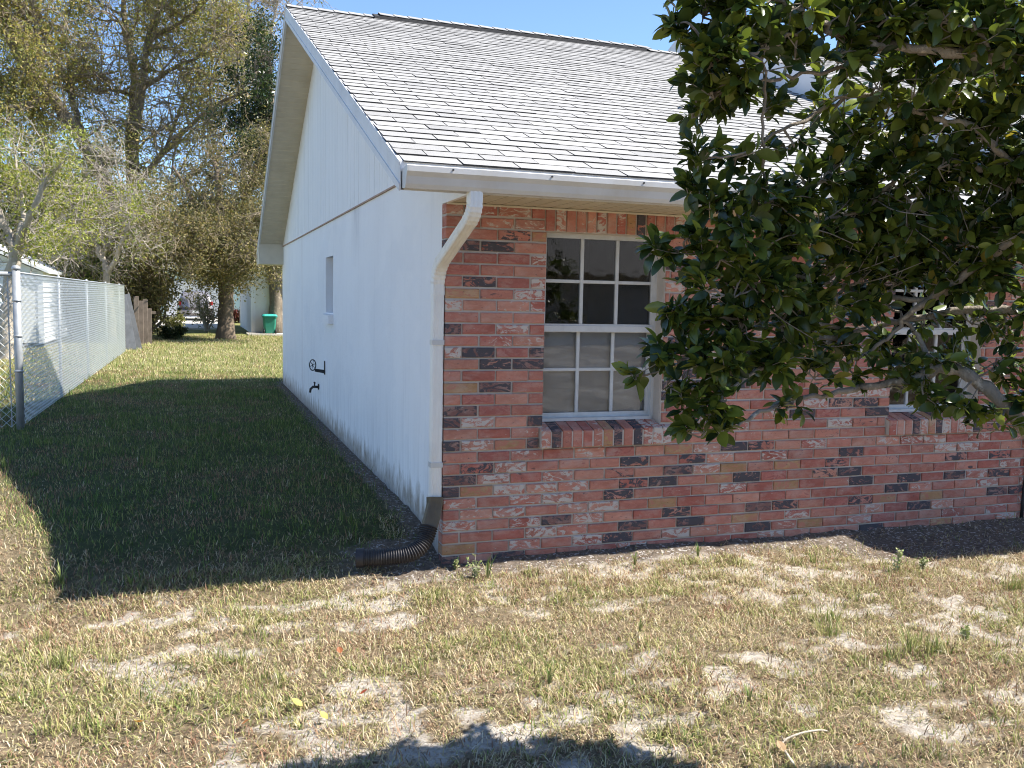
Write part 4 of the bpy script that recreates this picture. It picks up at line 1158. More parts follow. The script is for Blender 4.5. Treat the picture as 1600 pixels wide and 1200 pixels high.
chain(A, B, .20, FT, 'wire_mesh', .07, .0024)
chain(A, Cc, .20, FT-.01, 'wire_mesh', .085, .0022)

# ------------------------------------------------------------------ white shed behind the fence
shed = empty('shed', (-6.4, 20, .17)); tag(shed, 'white lap sided shed raised on blocks behind the wire fence', 'shed')
SX0, SX1, SY0, SY1, SB, SE = -9.2, -4.85, 20.0, 25.0, .30, 2.05
SRX = (SX0+SX1)/2; SRZ = 2.98
def shed_top(x): return SE+(SRZ-SE)*(1-abs(x-SRX)/((SX1-SX0)/2))
m = MB(); m.prism([(SX0, SB), (SX1, SB), (SX1, SE), (SRX, SRZ), (SX0, SE)], 1, SY0+.03, SY1); wall_ = m.build('wall', MAT['lap'], shed)
z = SB
while z < SRZ-.05:
    z1 = z+.125
    def half(zz): return (SX1-SX0)/2 if zz <= SE else max(0, (SX1-SX0)/2*(1-(zz-SE)/(SRZ-SE)))
    h0, h1 = half(z), half(z1)
    if h1 > .1:
        m = MB(); m.hexa([(SRX-h0, SY0-.018, z), (SRX+h0, SY0-.018, z), (SRX+h0, SY0+.029, z), (SRX-h0, SY0+.029, z), (SRX-h1, SY0+.004, z1-.004), (SRX+h1, SY0+.004, z1-.004), (SRX+h1, SY0+.029, z1-.004), (SRX-h1, SY0+.029, z1-.004)])
        m.build('lap_board', MAT['lap'], wall_)
        if z1 < SE:
            m = MB(); m.hexa([(SX1+.001, SY0, z), (SX1+.03, SY0, z), (SX1+.03, SY1, z), (SX1+.001, SY1, z), (SX1+.001, SY0, z1-.004), (SX1+.008, SY0, z1-.004), (SX1+.008, SY1, z1-.004), (SX1+.001, SY1, z1-.004)])
            m.build('lap_board', MAT['lap'], wall_)
    z = z1
m = MB(); m.box(SX1-.09, SX1+.035, SY0-.034, SY0-.0185, SB-.02, SE); m.build('corner_board', MAT['lap'], shed)
m = MB(); m.box(SX1-.75, SX1-.15, SY0-.04, SY0-.019, SB, SE-.12); m.build('door', MAT['white_wall'], shed)
m = MB(); m.box(-6.62, -6.42, SY0-.04, SY0-.0195, 1.15, 1.75); m.build('window', MAT['car_glass'], shed)
for sgn in (-1, 1):
    m = MB(); e = SRX+sgn*((SX1-SX0)/2+.18); ez = SE-.18*(SRZ-SE)/((SX1-SX0)/2)
    pl = [(SRX, SRZ+.03), (e, ez+.03), (e, ez+.10), (SRX, SRZ+.10)]; m.prism(pl if sgn > 0 else pl[::-1], 1, SY0-.15, SY1+.15); m.build('roof', MAT['lap'], shed)
for x in (-9.0, -7.8, -6.6, -5.1):
    for y in (20.15, 24.6): box('block', MAT['grey_board'], shed, x-.1, x+.1, y-.1, y+.2, .05, SB)

# ------------------------------------------------------------------ boards at the end of the fence
pf = empty('plank_fence', (-2.5, 20.6, .17)); tag(pf, 'short run of brown weathered planks at the end of the wire fence', 'fence')
for i, (px, top) in enumerate([(214, 463), (221, 470), (228, 468), (234, 482)]):
    c = at(px, 540, 24.2+i*.25); tz = at(px, top, 24.2+i*.25)[2]
    m = MB(); m.bbox(c[0]-.062, c[0]+.062, c[1]-.012, c[1]+.012, .08, tz, .006); m.build('plank', MAT['wood'], pf)
c = at(222, 500, 24.9); box('rail', MAT['wood'], pf, c[0]-.45, c[0]+.35, c[1]+.02, c[1]+.06, 1.0, 1.08)
for i, (a_, b_, w_, lab) in enumerate([((186, 462), (203, 548), .16, 'dark leaning sheet against the end of the wire fence'), ((196, 460), (216, 548), .10, 'grey leaning plank in front of the brown planks')]):
    D_ = 22.5+i*.4; t_ = at(*a_, D_); f_ = at(*b_, D_-.3); f_[2] = .14
    m = MB(); d_ = unit(f_-t_); s_ = unit(np.cross(d_, np.array([0, 1.0, .1]))); nn_ = np.cross(s_, d_)*.012
    q = [f_-s_*w_-nn_, f_+s_*w_-nn_, f_+s_*w_+nn_, f_-s_*w_+nn_, t_-s_*w_-nn_, t_+s_*w_-nn_, t_+s_*w_+nn_, t_-s_*w_+nn_]
    m.hexa(q); o = m.build('leaning_board', MAT['grey_board']); tag(o, lab, 'board')

# ------------------------------------------------------------------ far buildings
wb = empty('white_building', (.6, 29.3, .17)); tag(wb, 'plain white block building behind the lawn tree with a bin in front', 'building')
bx0, by0 = .66, 29.3
box('wall', MAT['white_wall'], wb, bx0, 9.5, by0, 38, .0, 2.75)
m = MB(); m.prism([(by0-.6, 2.75), (38.6, 2.75), (34, 4.3)], 0, bx0-.5, 10.1); m.build('roof', MAT['far_roof'], wb)
box('corner_board', MAT['lap'], wb, bx0-.03, bx0+.12, by0-.03, by0+.02, .1, 2.74)
bh = empty('blue_house', (0, 52, .17)); tag(bh, 'pale blue house with white garage door beyond the driveway', 'house')
box('wall', MAT['blue_wall'], bh, -5.5, 9, 52.0, 60, .0, 2.9)
m = MB(); m.prism([(51.2, 2.9), (60.8, 2.9), (56, 5.2)], 0, -6.2, 9.6); m.build('roof', MAT['far_roof'], bh)
gd = box('garage_door', MAT['lap'], bh, -2.9, .3, 51.93, 51.995, .2, 2.35)
for k in range(4): box('panel', MAT['lap'], gd, -2.85, .25, 51.90, 51.93, .24+k*.53, .24+k*.53+.49)
w_ = box('window', MAT['window_frame'], bh, 1.6, 3.0, 51.93, 51.995, 1.0, 2.2); box('pane', MAT['car_glass'], w_, 1.68, 2.92, 51.92, 51.93, 1.08, 2.12)

# green wheeled bin
bc = on(425, 523, 2, .225); bn = empty('wheeled_bin', (bc[0], 28.55, .225)); tag(bn, 'green wheeled rubbish bin with teal lid by the white building', 'bin')
def ring_box(m, levels):
    for i, (cx, cy, hx, hy, z) in enumerate(levels): pass
    vs = []; ch = .25
    for cx, cy, hx, hy, z in levels:
        c = min(hx, hy)*ch
        vs += [(cx-hx+c, cy-hy, z), (cx+hx-c, cy-hy, z), (cx+hx, cy-hy+c, z), (cx+hx, cy+hy-c, z), (cx+hx-c, cy+hy, z), (cx-hx+c, cy+hy, z), (cx-hx, cy+hy-c, z), (cx-hx, cy-hy+c, z)]
    k = len(levels); fs = [(8*i+j, 8*i+(j+1) % 8, 8*(i+1)+(j+1) % 8, 8*(i+1)+j) for i in range(k-1) for j in range(8)]
    fs += [tuple(range(8))[::-1], tuple(8*(k-1)+j for j in range(8))]; m.add(vs, fs); return m
bx, by = bc[0], 28.55; z = .225
m = MB(); ring_box(m, [(bx, by, .19, .22, z+.02), (bx, by, .22, .25, z+.4), (bx, by, .245, .275, z+.86), (bx, by, .275, .30, z+.87), (bx, by, .275, .30, z+.93)]); m.build('body', MAT['bin'], bn)
m = MB(); ring_box(m, [(bx, by-.01, .285, .315, z+.932), (bx, by-.01, .285, .315, z+.96), (bx, by, .25, .28, z+1.03), (bx, by, .12, .15, z+1.05)]); m.build('lid', MAT['bin_lid'], bn)
for s in (-1, 1):
    m = MB(); m.tube([(bx+s*.25, by-.16, z+.12), (bx+s*.19, by-.16, z+.12)], .12, 16); m.build('wheel', MAT['rubber'], bn, True)
m = MB(); m.tube([(bx-.2, by+.31, z+.9), (bx-.2, by+.37, z+.94), (bx+.2, by+.37, z+.94), (bx+.2, by+.31, z+.9)], .015, 6); m.build('handle', MAT['bin'], bn)

bn.scale = (.92, .92, .66)
# parked car seen from behind
cc_ = on(306, 503, 2, .235); car = empty('parked_car', (cc_[0], 44.6, .235)); tag(car, 'silver hatchback car parked on the driveway, seen from behind', 'car')
cx, cy, cz = cc_[0], 44.6, .235
def loft(m, secs):                           # sections along y: (y, half width, z0, z1, top half width, z mid)
    vs = []
    for y, hw, z0, zm, z1, tw in secs:
        vs += [(cx-hw*.96, y, cz+z0), (cx+hw*.96, y, cz+z0), (cx+hw, y, cz+(z0+zm)/2), (cx+hw*.97, y, cz+zm), (cx+tw, y, cz+z1-.04), (cx+tw*.85, y, cz+z1), (cx-tw*.85, y, cz+z1), (cx-tw, y, cz+z1-.04), (cx-hw*.97, y, cz+zm), (cx-hw, y, cz+(z0+zm)/2)]
    k = len(secs); fs = [(10*i+j, 10*i+(j+1) % 10, 10*(i+1)+(j+1) % 10, 10*(i+1)+j) for i in range(k-1) for j in range(10)]
    fs += [tuple(range(10)), tuple(10*(k-1)+j for j in range(10))[::-1]]; m.add(vs, fs); return m
m = loft(MB(), [(cy, .80, .30, .62, .66, .70), (cy+.06, .86, .24, .90, 1.0, .76), (cy+.35, .88, .22, .95, 1.42, .62), (cy+.7, .89, .22, .95, 1.52, .62), (cy+2.0, .89, .22, .95, 1.52, .62), (cy+2.9, .88, .22, .95, 1.0, .74), (cy+4.0, .84, .24, .80, .84, .66), (cy+4.3, .72, .30, .55, .62, .58)]); m.build('body', MAT['car_paint'], car, True)
m = MB(); m.hexa([(cx-.64, cy+.075, cz+1.0), (cx+.64, cy+.075, cz+1.0), (cx+.64, cy+.12, cz+1.0), (cx-.64, cy+.12, cz+1.0), (cx-.54, cy+.33, cz+1.38), (cx+.54, cy+.33, cz+1.38), (cx+.54, cy+.40, cz+1.38), (cx-.54, cy+.40, cz+1.38)]); m.build('rear_window', MAT['car_glass'], car)
for s in (-1, 1):
    m = MB(); m.bbox(cx+s*.77-.08, cx+s*.77+.08, cy+.02, cy+.12, cz+.78, cz+.98, .02); m.build('tail_light', MAT['tail_light'], car)
    for yy in (.85, 3.4):
        m = MB(); m.tube([(cx+s*.70, cy+yy, cz+.31), (cx+s*.90, cy+yy, cz+.31)], .31, 18); wh_ = m.build('wheel', MAT['rubber'], car, True)
        m = MB(); m.tube([(cx+s*.895, cy+yy, cz+.31), (cx+s*.91, cy+yy, cz+.31)], .19, 12); m.build('rim', MAT['steel'], wh_)
m = MB(); m.bbox(cx-.86, cx+.86, cy-.05, cy+.12, cz+.30, cz+.55, .04); m.build('bumper', MAT['car_paint'], car)
box('number_plate', MAT['plate'], car, cx-.16, cx+.16, cy-.065, cy-.052, cz+.58-.2, cz+.58-.05)

# ------------------------------------------------------------------ broadleaf tree reaching in before the brick wall
rs = np.random.RandomState(77)
nt_base = np.array([2.05, -3.35, 0.0])
nt = empty('broadleaf_tree', tuple(nt_base)); tag(nt, 'dark glossy leaved tree spreading its limbs before the brick wall', 'tree')
def far(px, py, D):
    k = 1.05+.15*float(sstep(1120, 1350, px))
    return D*k*(1-.06*float(sstep(170, 60, py)))*(1-.03*float(sstep(1300, 1600, px)*sstep(500, 700, py)))
limbs = []                                    # (points, radii)
def limb(lst, r0, r1):
    pts = catmull([np.array(q[1]) if q[0] == 'w' else at(q[0], q[1], far(q[0], q[1], q[2])) for q in lst], 6)
    pts = [q+rs.normal(size=3)*.004*(i > 0) for i, q in enumerate(pts)]
    rad = .85*np.linspace(r0, r1, len(pts))*(1+.10*rs.normal(size=len(pts))); limbs.append((pts, np.maximum(rad, .0012)))
    return pts
W3 = lambda x, y, z: ('w', (x, y, z))
F1 = W3(1.72, -3.22, .62); F2 = W3(1.78, -3.3, .95)
limb([W3(2.05, -3.35, -.1), W3(1.98, -3.33, .2), W3(1.9, -3.3, .42), F1], .085, .062)
limb([W3(1.95, -3.32, .35), W3(1.88, -3.32, .7), F2, W3(1.70, -3.27, 1.5), W3(1.62, -3.2, 2.1), W3(1.5, -3.1, 2.9)], .06, .022)
# lower limb that curves into the picture
limb([F1, (1720, 800, 2.55), (1640, 715, 2.50), (1590, 655, 2.48), (1540, 605, 2.46), (1490, 578, 2.46), (1440, 584, 2.48), (1385, 600, 2.50), (1310, 612, 2.52), (1230, 628, 2.52), (1170, 655, 2.50), (1120, 680, 2.50)], .034, .0035)
limb([(1460, 580, 2.47), (1435, 530, 2.50), (1412, 500, 2.5), (1380, 470, 2.52)], .012, .004)
limb([(1300, 585, 2.55), (1341, 559, 2.52), (1394, 524, 2.50), (1424, 486, 2.46), (1457, 464, 2.42), (1520, 420, 2.35), (1600, 360, 2.25), (1700, 300, 2.2), W3(1.70, -3.27, 1.6)], .004, .022)
limb([W3(1.74, -3.28, 1.2), (1700, 480, 2.4), (1600, 486, 2.45), (1500, 486, 2.5), (1420, 500, 2.52), (1330, 520, 2.55), (1230, 540, 2.55), (1130, 560, 2.52), (1050, 560, 2.5)], .022, .003)
limb([(1240, 548, 2.54), (1180, 580, 2.5), (1130, 620, 2.48), (1105, 655, 2.46)], .009, .003)
limb([(1330, 520, 2.55), (1240, 500, 2.55), (1160, 495, 2.52), (1060, 500, 2.5)], .009, .003)
limb([W3(1.72, -3.27, 1.35), (1690, 430, 2.35), (1600, 388, 2.35), (1520, 435, 2.40), (1440, 470, 2.45), (1330, 450, 2.5), (1230, 430, 2.5), (1120, 405, 2.5), (1030, 385, 2.48)], .020, .003)
limb([(1330, 450, 2.5), (1260, 480, 2.48), (1180, 460, 2.45), (1110, 470, 2.42)], .007, .0025)
# middle limbs
limb([W3(1.68, -3.26, 1.65), (1700, 330, 2.3), (1600, 285, 2.25), (1530, 262, 2.25), (1450, 250, 2.3), (1360, 255, 2.36), (1270, 290, 2.4), (1180, 320, 2.42), (1090, 330, 2.42)], .021, .003)
limb([(1600, 285, 2.25), (1560, 235, 2.2), (1520, 200, 2.18), (1440, 180, 2.2), (1340, 150, 2.25), (1240, 195, 2.3), (1150, 240, 2.35), (1085, 250, 2.38)], .014, .003)
limb([(1420, 255, 2.3), (1360, 320, 2.34), (1280, 350, 2.38), (1180, 390, 2.42)], .009, .003)
# top limbs
limb([W3(1.62, -3.2, 2.05), (1700, 160, 2.15), (1620, 115, 2.1), (1560, 95, 2.1), (1480, 80, 2.12), (1400, 72, 2.15), (1330, 62, 2.2), (1280, 35, 2.22), (1220, 5, 2.25), (1140, -25, 2.3)], .026, .004)
limb([(1400, 72, 2.15), (1320, 105, 2.2), (1240, 120, 2.26), (1170, 130, 2.3), (1090, 150, 2.34)], .009, .003)
limb([(1280, 35, 2.22), (1210, 70, 2.28), (1150, 90, 2.3), (1090, 80, 2.34)], .007, .003)
limb([W3(1.55, -3.14, 2.6), (1680, -40, 2.1), (1580, -30, 2.1), (1460, -50, 2.15), (1340, -60, 2.2)], .02, .005)
limb([(1560, 95, 2.1), (1520, 40, 2.05), (1490, -10, 2.05)], .01, .005)
limb([(1200, 330, 2.4), (1190, 230, 2.3), (1195, 140, 2.28), (1185, 60, 2.3)], .005, .004)
tr = MB()
for pts, rad in limbs: tr.tube(pts, list(rad), 9)
tr.build('limbs', MAT['bark_near'], nt, True)
# clumps of foliage: (px, py, distance, radius in px, share)
CL = [(1100, 15, 2.34, 45, 1), (1165, 20, 2.3, 40, .8), (1240, 15, 2.25, 45, .9), (1320, 15, 2.2, 50, 1.1), (1400, 20, 2.15, 55, 1.2), (1480, 25, 2.1, 55, 1.2), (1560, 20, 2.1, 60, 1.3), (1620, 40, 2.1, 50, 1),
      (1110, 75, 2.34, 45, 1), (1165, 95, 2.3, 38, .8), (1250, 85, 2.26, 40, .6), (1335, 85, 2.2, 45, .7), (1420, 120, 2.2, 45, .8), (1500, 130, 2.15, 45, .8), (1580, 140, 2.15, 45, .8),
      (1095, 130, 2.36, 38, .8), (1140, 165, 2.34, 35, .6), (1085, 178, 2.38, 24, .4), (1215, 150, 2.3, 35, .45), (1290, 150, 2.27, 38, .45), (1360, 185, 2.3, 40, .6), (1455, 205, 2.25, 45, .8), (1540, 215, 2.22, 50, .9), (1610, 230, 2.2, 50, 1),
      (1100, 235, 2.38, 32, .5), (1165, 245, 2.36, 35, .5), (1230, 225, 2.32, 32, .35), (1310, 245, 2.36, 38, .6), (1400, 260, 2.3, 45, 1.0), (1480, 280, 2.3, 50, 1.2), (1560, 300, 2.28, 55, 1.3),
      (1085, 285, 2.4, 26, .4), (1110, 320, 2.42, 36, .8), (1175, 300, 2.4, 35, .6), (1250, 300, 2.4, 42, 1.0), (1330, 320, 2.38, 50, 1.3), (1420, 345, 2.34, 55, 1.4), (1510, 365, 2.34, 55, 1.3), (1590, 380, 2.3, 55, 1.2),
      (1030, 385, 2.48, 24, .55), (1075, 375, 2.46, 36, .7), (1150, 370, 2.44, 45, 1.1), (1230, 375, 2.44, 50, 1.4), (1310, 400, 2.44, 52, 1.4), (1400, 420, 2.44, 50, 1.3), (1480, 440, 2.42, 48, 1.1),
      (1100, 425, 2.46, 35, .7), (1175, 440, 2.46, 45, 1.1), (1260, 455, 2.46, 50, 1.3), (1340, 475, 2.5, 48, 1.1), (1560, 440, 2.4, 50, .9), (1600, 490, 2.42, 45, .7),
      (1050, 485, 2.5, 24, .6), (1090, 495, 2.5, 36, 1.0), (1155, 505, 2.5, 45, 1.4), (1235, 515, 2.52, 48, 1.4), (1310, 535, 2.54, 42, 1.0), (1390, 540, 2.54, 34, .45), (1520, 505, 2.5, 40, .5),
      (1030, 548, 2.5, 26, .6), (1070, 560, 2.5, 36, .95), (1130, 565, 2.5, 45, 1.4), (1200, 575, 2.52, 45, 1.2), (1270, 580, 2.53, 36, .8), (1350, 575, 2.52, 30, .35), (1450, 555, 2.5, 36, .5), (1560, 560, 2.48, 42, .6),
      (1050, 610, 2.48, 28, .5), (1085, 635, 2.47, 30, .5), (1130, 625, 2.47, 28, .4), (1125, 672, 2.48, 18, .35), (1068, 672, 2.47, 14, .2), (1225, 640, 2.5, 22, .3), (1450, 630, 2.46, 26, .35), (1430, 600, 2.48, 26, .3), (1500, 640, 2.44, 30, .4), (1560, 650, 2.44, 36, .5), (1600, 620, 2.44, 40, .6), (990, 588, 2.5, 8, .06),
      (1300, -50, 2.2, 60, 1), (1450, -50, 2.15, 70, 1.2), (1580, -60, 2.1, 70, 1.2), (1680, 100, 2.1, 70, 1), (1690, 300, 2.2, 70, 1), (1680, 480, 2.35, 70, 1), (1150, -40, 2.3, 50, .8), (1210, 330, 2.42, 40, 1), (1290, 370, 2.42, 48, 1.2), (1370, 380, 2.42, 50, 1.2), (1450, 390, 2.4, 50, 1.2), (1540, 400, 2.4, 50, 1.1), (1380, 300, 2.36, 48, 1), (1470, 330, 2.34, 50, 1), (1580, 330, 2.3, 50, 1), (1290, 270, 2.34, 40, .8), (1510, 60, 2.1, 50, .9), (1580, 85, 2.1, 50, .9), (1350, 50, 2.2, 45, .7), (1200, 430, 2.46, 45, 1), (1380, 130, 2.2, 45, .9), (1460, 100, 2.15, 48, .9), (1540, 170, 2.2, 48, 1), (1600, 170, 2.2, 48, 1), (1430, 165, 2.24, 45, .8), (1500, 245, 2.28, 48, 1), (1580, 260, 2.26, 48, 1), (1410, 215, 2.3, 42, .8), (1330, 205, 2.32, 40, .7), (1460, 505, 2.5, 30, .35), (1500, 540, 2.5, 34, .5), (1570, 520, 2.46, 40, .6), (1250, 45, 2.26, 40, .7), (1200, 60, 2.28, 32, .4), (1410, 575, 2.5, 24, .3), (1130, 400, 2.45, 36, .7), (1060, 40, 2.35, 22, .4)]
WCL = [(x_, y_-.42, z_, r_, q_) for x_, y_, z_, r_, q_ in [(1.55, -3.0, 1.35, .17, 1.2), (1.75, -3.1, 1.7, .2, 1.3), (1.9, -2.95, 1.3, .2, 1.2), (2.1, -3.05, 1.65, .2, 1.3), (1.6, -3.2, 2.1, .2, 1.3), (1.95, -3.2, 2.2, .2, 1.3), (2.3, -3.2, 1.95, .2, 1.2), (2.4, -3.1, 1.45, .2, 1.2), (1.75, -3.3, 2.6, .2, 1.2), (2.15, -3.4, 2.6, .2, 1.2)]]
LP = np.concatenate([np.array(p) for p, _ in limbs]); LT = np.concatenate([np.array([unit(p[min(i+1, len(p)-1)]-p[max(i-1, 0)]) for i in range(len(p))]) for p, _ in limbs])
tw = MB(); leaves = []                       # (pos, dir, normal, length)
def leafing(pts, n, lo=.2):
    m_ = len(pts)-1
    for i in range(n):
        t = lo+(1-lo)*(i+.5)/n; f = t*m_; a = int(f); q = pts[a]+(pts[min(a+1, m_)]-pts[a])*(f-a); ax = unit(pts[min(a+1, m_)]-pts[max(a-1, 0)] if a else pts[1]-pts[0])
        side = np.cross(ax, rand_dir(rs)); side = unit(side)
        for s in (1, -1):
            if rs.rand() < .1: continue
            d = unit(side*s*.85+ax*.75+rs.normal(size=3)*.22+np.array([0, 0, .12]))
            up = unit(np.array([.15, -.1, 1.0])+rs.normal(size=3)*.45); leaves.append((q, d, up, rs.uniform(.028, .072)))
    d = unit(pts[-1]-pts[-2])
    for k in range(2): leaves.append((pts[-1], unit(d+rs.normal(size=3)*.35), unit(np.array([.1, -.1, 1.0])+rs.normal(size=3)*.5), rs.uniform(.028, .055)))
for px, py, D_, rp, sh in CL+WCL:
    if abs(px) < 9: c = np.array([px, py, D_]); R_ = rp
    else: D_ = far(px, py, D_); c = at(px, py, D_); R_ = rp*D_/FPX
    i = np.argmin(((LP-c)**2).sum(1)+.02*rs.rand(len(LP)))
    p0 = LP[i]; tip = c+rs.normal(size=3)*R_*.2
    main = catmull([p0, (p0+tip)/2+rs.normal(size=3)*.02+np.array([0, 0, -.01]), tip], 4); tw.tube(main, list(np.linspace(.0042, .0022, len(main))), 5, False)
    for k in range(int(2.4+(7.6+6.5*(sh >= 1))*sh+rs.rand())):
        s = main[rs.randint(3, len(main))] if rs.rand() < .7 else LP[(i+rs.randint(-4, 5)) % len(LP)]
        r_ = R_*rs.uniform(.35, 1.05)
        tgt = c+rand_dir(rs)*r_*np.array([1, 1.5, 1])
        v = tgt-s
        if np.linalg.norm(v) > .42: s = main[-2]; v = tgt-s
        e = [s, s+v*.5+rs.normal(size=3)*.012, tgt]
        e = catmull(e, 3); tw.tube(e, list(np.linspace(.0024, .0011, len(e))), 4, False)
        leafing(e, rs.randint(3, 6), .25)
tw.build('twigs', MAT['bark_near'], nt)
# one leaf: midrib and two edges, cupped and bent
ST = [(0, .02), (.18, .62), (.42, 1.0), (.68, .88), (.88, .5)]
def leaf_template(cup, bend):
    vs = []; fs = []
    for s, w in ST:
        z = bend*(s-.3)**2
        vs += [(-.26*w, s, z+cup*w), (0, s, z), (.26*w, s, z+cup*w)]
    vs.append((0, 1.0, bend*.49))
    for k in range(len(ST)-1):
        a = 3*k; fs += [(a, a+1, a+4, a+3), (a+1, a+2, a+5, a+4)]
    a = 3*(len(ST)-1); t = len(vs)-1
    return np.array(vs), fs, [(a, a+1, t), (a+1, a+2, t)]
TPL = [leaf_template(.07, -.30), leaf_template(.10, -.12), leaf_template(.04, -.5)]
NEARCOL = [(.07, .105, .025), (.10, .14, .028), (.145, .185, .034), (.22, .26, .045), (.035, .065, .028), (.30, .25, .05)]
NW = np.array([3, 3, 2.4, 1.3, 1.8, .12]); NW /= NW.sum()
def leaf_frame(d, up):
    y = unit(d); x = unit(np.cross(y, up)); z = np.cross(x, y); return np.stack([x, y, z], 1)
# the 300 nearest leaves in view are parts, the rest one mass
def leaf_px(l):
    v = l[0]-CAM; d = v@CD; return 800+FPX*(v@CR)/d, 600-FPX*(v@CU)/d, d
def leaf_key(l):
    x, y, d = leaf_px(l); return d-l[3]*6+(5 if (x > 1600 or y < 0 or y > 1200) else 0)
leaves.sort(key=leaf_key)
near_me = []
for ti, (vs, q4, t3) in enumerate(TPL):
    for ci, c in enumerate(NEARCOL):
        me = bpy.data.meshes.new('leaf'); me.from_pydata([tuple(v) for v in vs], [], q4+t3); me.update()
        me.polygons.foreach_set('use_smooth', np.ones(len(me.polygons), bool))
        a = me.attributes.new('leafcol', 'FLOAT_COLOR', 'FACE'); a.data.foreach_set('color', np.tile(np.array([*c, 1], np.float32), len(me.polygons))); me.materials.append(MAT['leaf_near']); near_me.append(me)
for l in leaves[:300]:
    ti = rs.randint(3); ci = rs.choice(len(NEARCOL), p=NW); o = bpy.data.objects.new('leaf', near_me[ti*len(NEARCOL)+ci]); COL.objects.link(o); o.parent = nt
    R3 = leaf_frame(l[1], l[2]); mw = Matrix.Identity(4)
    for a in range(3):
        for b in range(3): mw[a][b] = R3[a, b]*l[3]
        mw[a][3] = l[0][a]-nt_base[a]
    o.matrix_local = mw
Vq = []; Fq = []; Cq = []; kb = 0
for l in leaves[300:]:
    vs, q4, t3 = TPL[rs.randint(3)]; c = np.array(NEARCOL[rs.choice(len(NEARCOL), p=NW)])*rs.uniform(.75, 1.3)
    Vq.append(l[0]+(vs*l[3])@leaf_frame(l[1], l[2]).T)
    for f in q4: Fq.append((kb+f[0], kb+f[1], kb+f[2])); Fq.append((kb+f[0], kb+f[2], kb+f[3])); Cq += [c, c]
    for f in t3: Fq.append(tuple(kb+i for i in f)); Cq.append(c)
    kb += len(vs)
print('near leaves', len(leaves))
lv = link('leaves', np_mesh('leaves', np.concatenate(Vq), np.array(Fq), True, {'leafcol': np.array(Cq)}), MAT['leaf_near'], nt); lv['kind'] = 'stuff'

# ------------------------------------------------------------------ small things on the ground
def weed(px, py, h, kind, label, name='weed'):
    b = on(px, py, 2, 0.02); b[2] = float(gz(b[0], b[1])); r = empty(name, tuple(b)); tag(r, label, 'weed', 'weeds along the wall')
    m = MB(); cols = []
    V = []; F = []; C = []
    if kind == 'blade':
        for k in range(9):
            a = rs.uniform(0, 2*math.pi); le = rs.uniform(.05, .35); d = np.array([math.cos(a)*le, math.sin(a)*le, 1]); s = np.array([-math.sin(a), math.cos(a), 0])*.0045
            L_ = h*rs.uniform(.5, 1.05); q = b+d*.01; mid = q+d*L_*.55; tip = mid+(d+np.array([math.cos(a)*.4, math.sin(a)*.4, -.1]))*L_*.45
            i = len(V); V += [q-s, q+s, mid+s*.8, mid-s*.8, tip]; F += [(i, i+1, i+2), (i, i+2, i+3), (i+3, i+2, i+4)]; c = random.choice([(.20, .24, .07), (.13, .20, .05), (.34, .32, .15)]); C += [c]*3
    else:
        for k in range(5):
            a = rs.uniform(0, 2*math.pi); d = unit(np.array([math.cos(a)*.3, math.sin(a)*.3, 1])); st_ = bend_path(b, d, h*rs.uniform(.6, 1.05), rs, 5, .25)
            m.tube(st_, list(np.linspace(.0025, .0012, 6)), 4, False)
            for q in st_[1:]:
                for _ in range(4):
                    d2 = unit(rand_dir(rs)+np.array([0, 0, .3])); s2 = unit(np.cross(d2, rand_dir(rs)))*.006; Lq = rs.uniform(.012, .028)
                    i = len(V); V += [q, q+d2*Lq*.5+s2, q+d2*Lq, q+d2*Lq*.5-s2]; F += [(i, i+1, i+2), (i, i+2, i+3)]; c = random.choice([(.34, .38, .16), (.42, .44, .24), (.22, .28, .09)]); C += [c]*2
        m.build('stems', MAT['bark_pale'], r)
    link('blades' if kind == 'blade' else 'foliage', np_mesh('weed', V, F, False, {'leafcol': np.array(C)}), MAT['grass'], r)
weed(762, 904, .16, 'blade', 'tall narrow grass tuft right of the house corner')
weed(742, 902, .13, 'leafy', 'pale feathery weed beside the tall grass tuft')
weed(712, 890, .05, 'leafy', 'low green weed at the foot of the house corner')
weed(1090, 872, .11, 'blade', 'thin dry stalks by the wall under the tree')
weed(992, 882, .09, 'blade', 'single dry stalk before the brick wall below the window')
weed(1402, 890, .13, 'leafy', 'leafy weed at the left edge of the dark shadow by the wall')
weed(1440, 884, .08, 'leafy', 'second leafy weed in front of the shaded gravel')
weed(96, 925, .13, 'blade', 'tall weed at the corner of the roof shadow on the lawn')
weed(204, 922, .09, 'blade', 'thin upright weed along the front edge of the roof shadow')
weed(858, 1072, .09, 'blade', 'thick green grass tuft in the middle of the sandy lawn')
weed(1170, 1100, .07, 'blade', 'green grass tuft left of the fallen twig')
weed(1510, 995, .07, 'leafy', 'low leafy weed on the sandy lawn at the far right')
weed(1000, 985, .07, 'blade', 'grass tuft at the edge of a pale sand patch')
weed(495, 655, .16, 'leafy', 'green weed growing at the foot of the stucco wall below the faucet')
weed(560, 890, .08, 'blade', 'grass tuft beside the open end of the drain pipe')
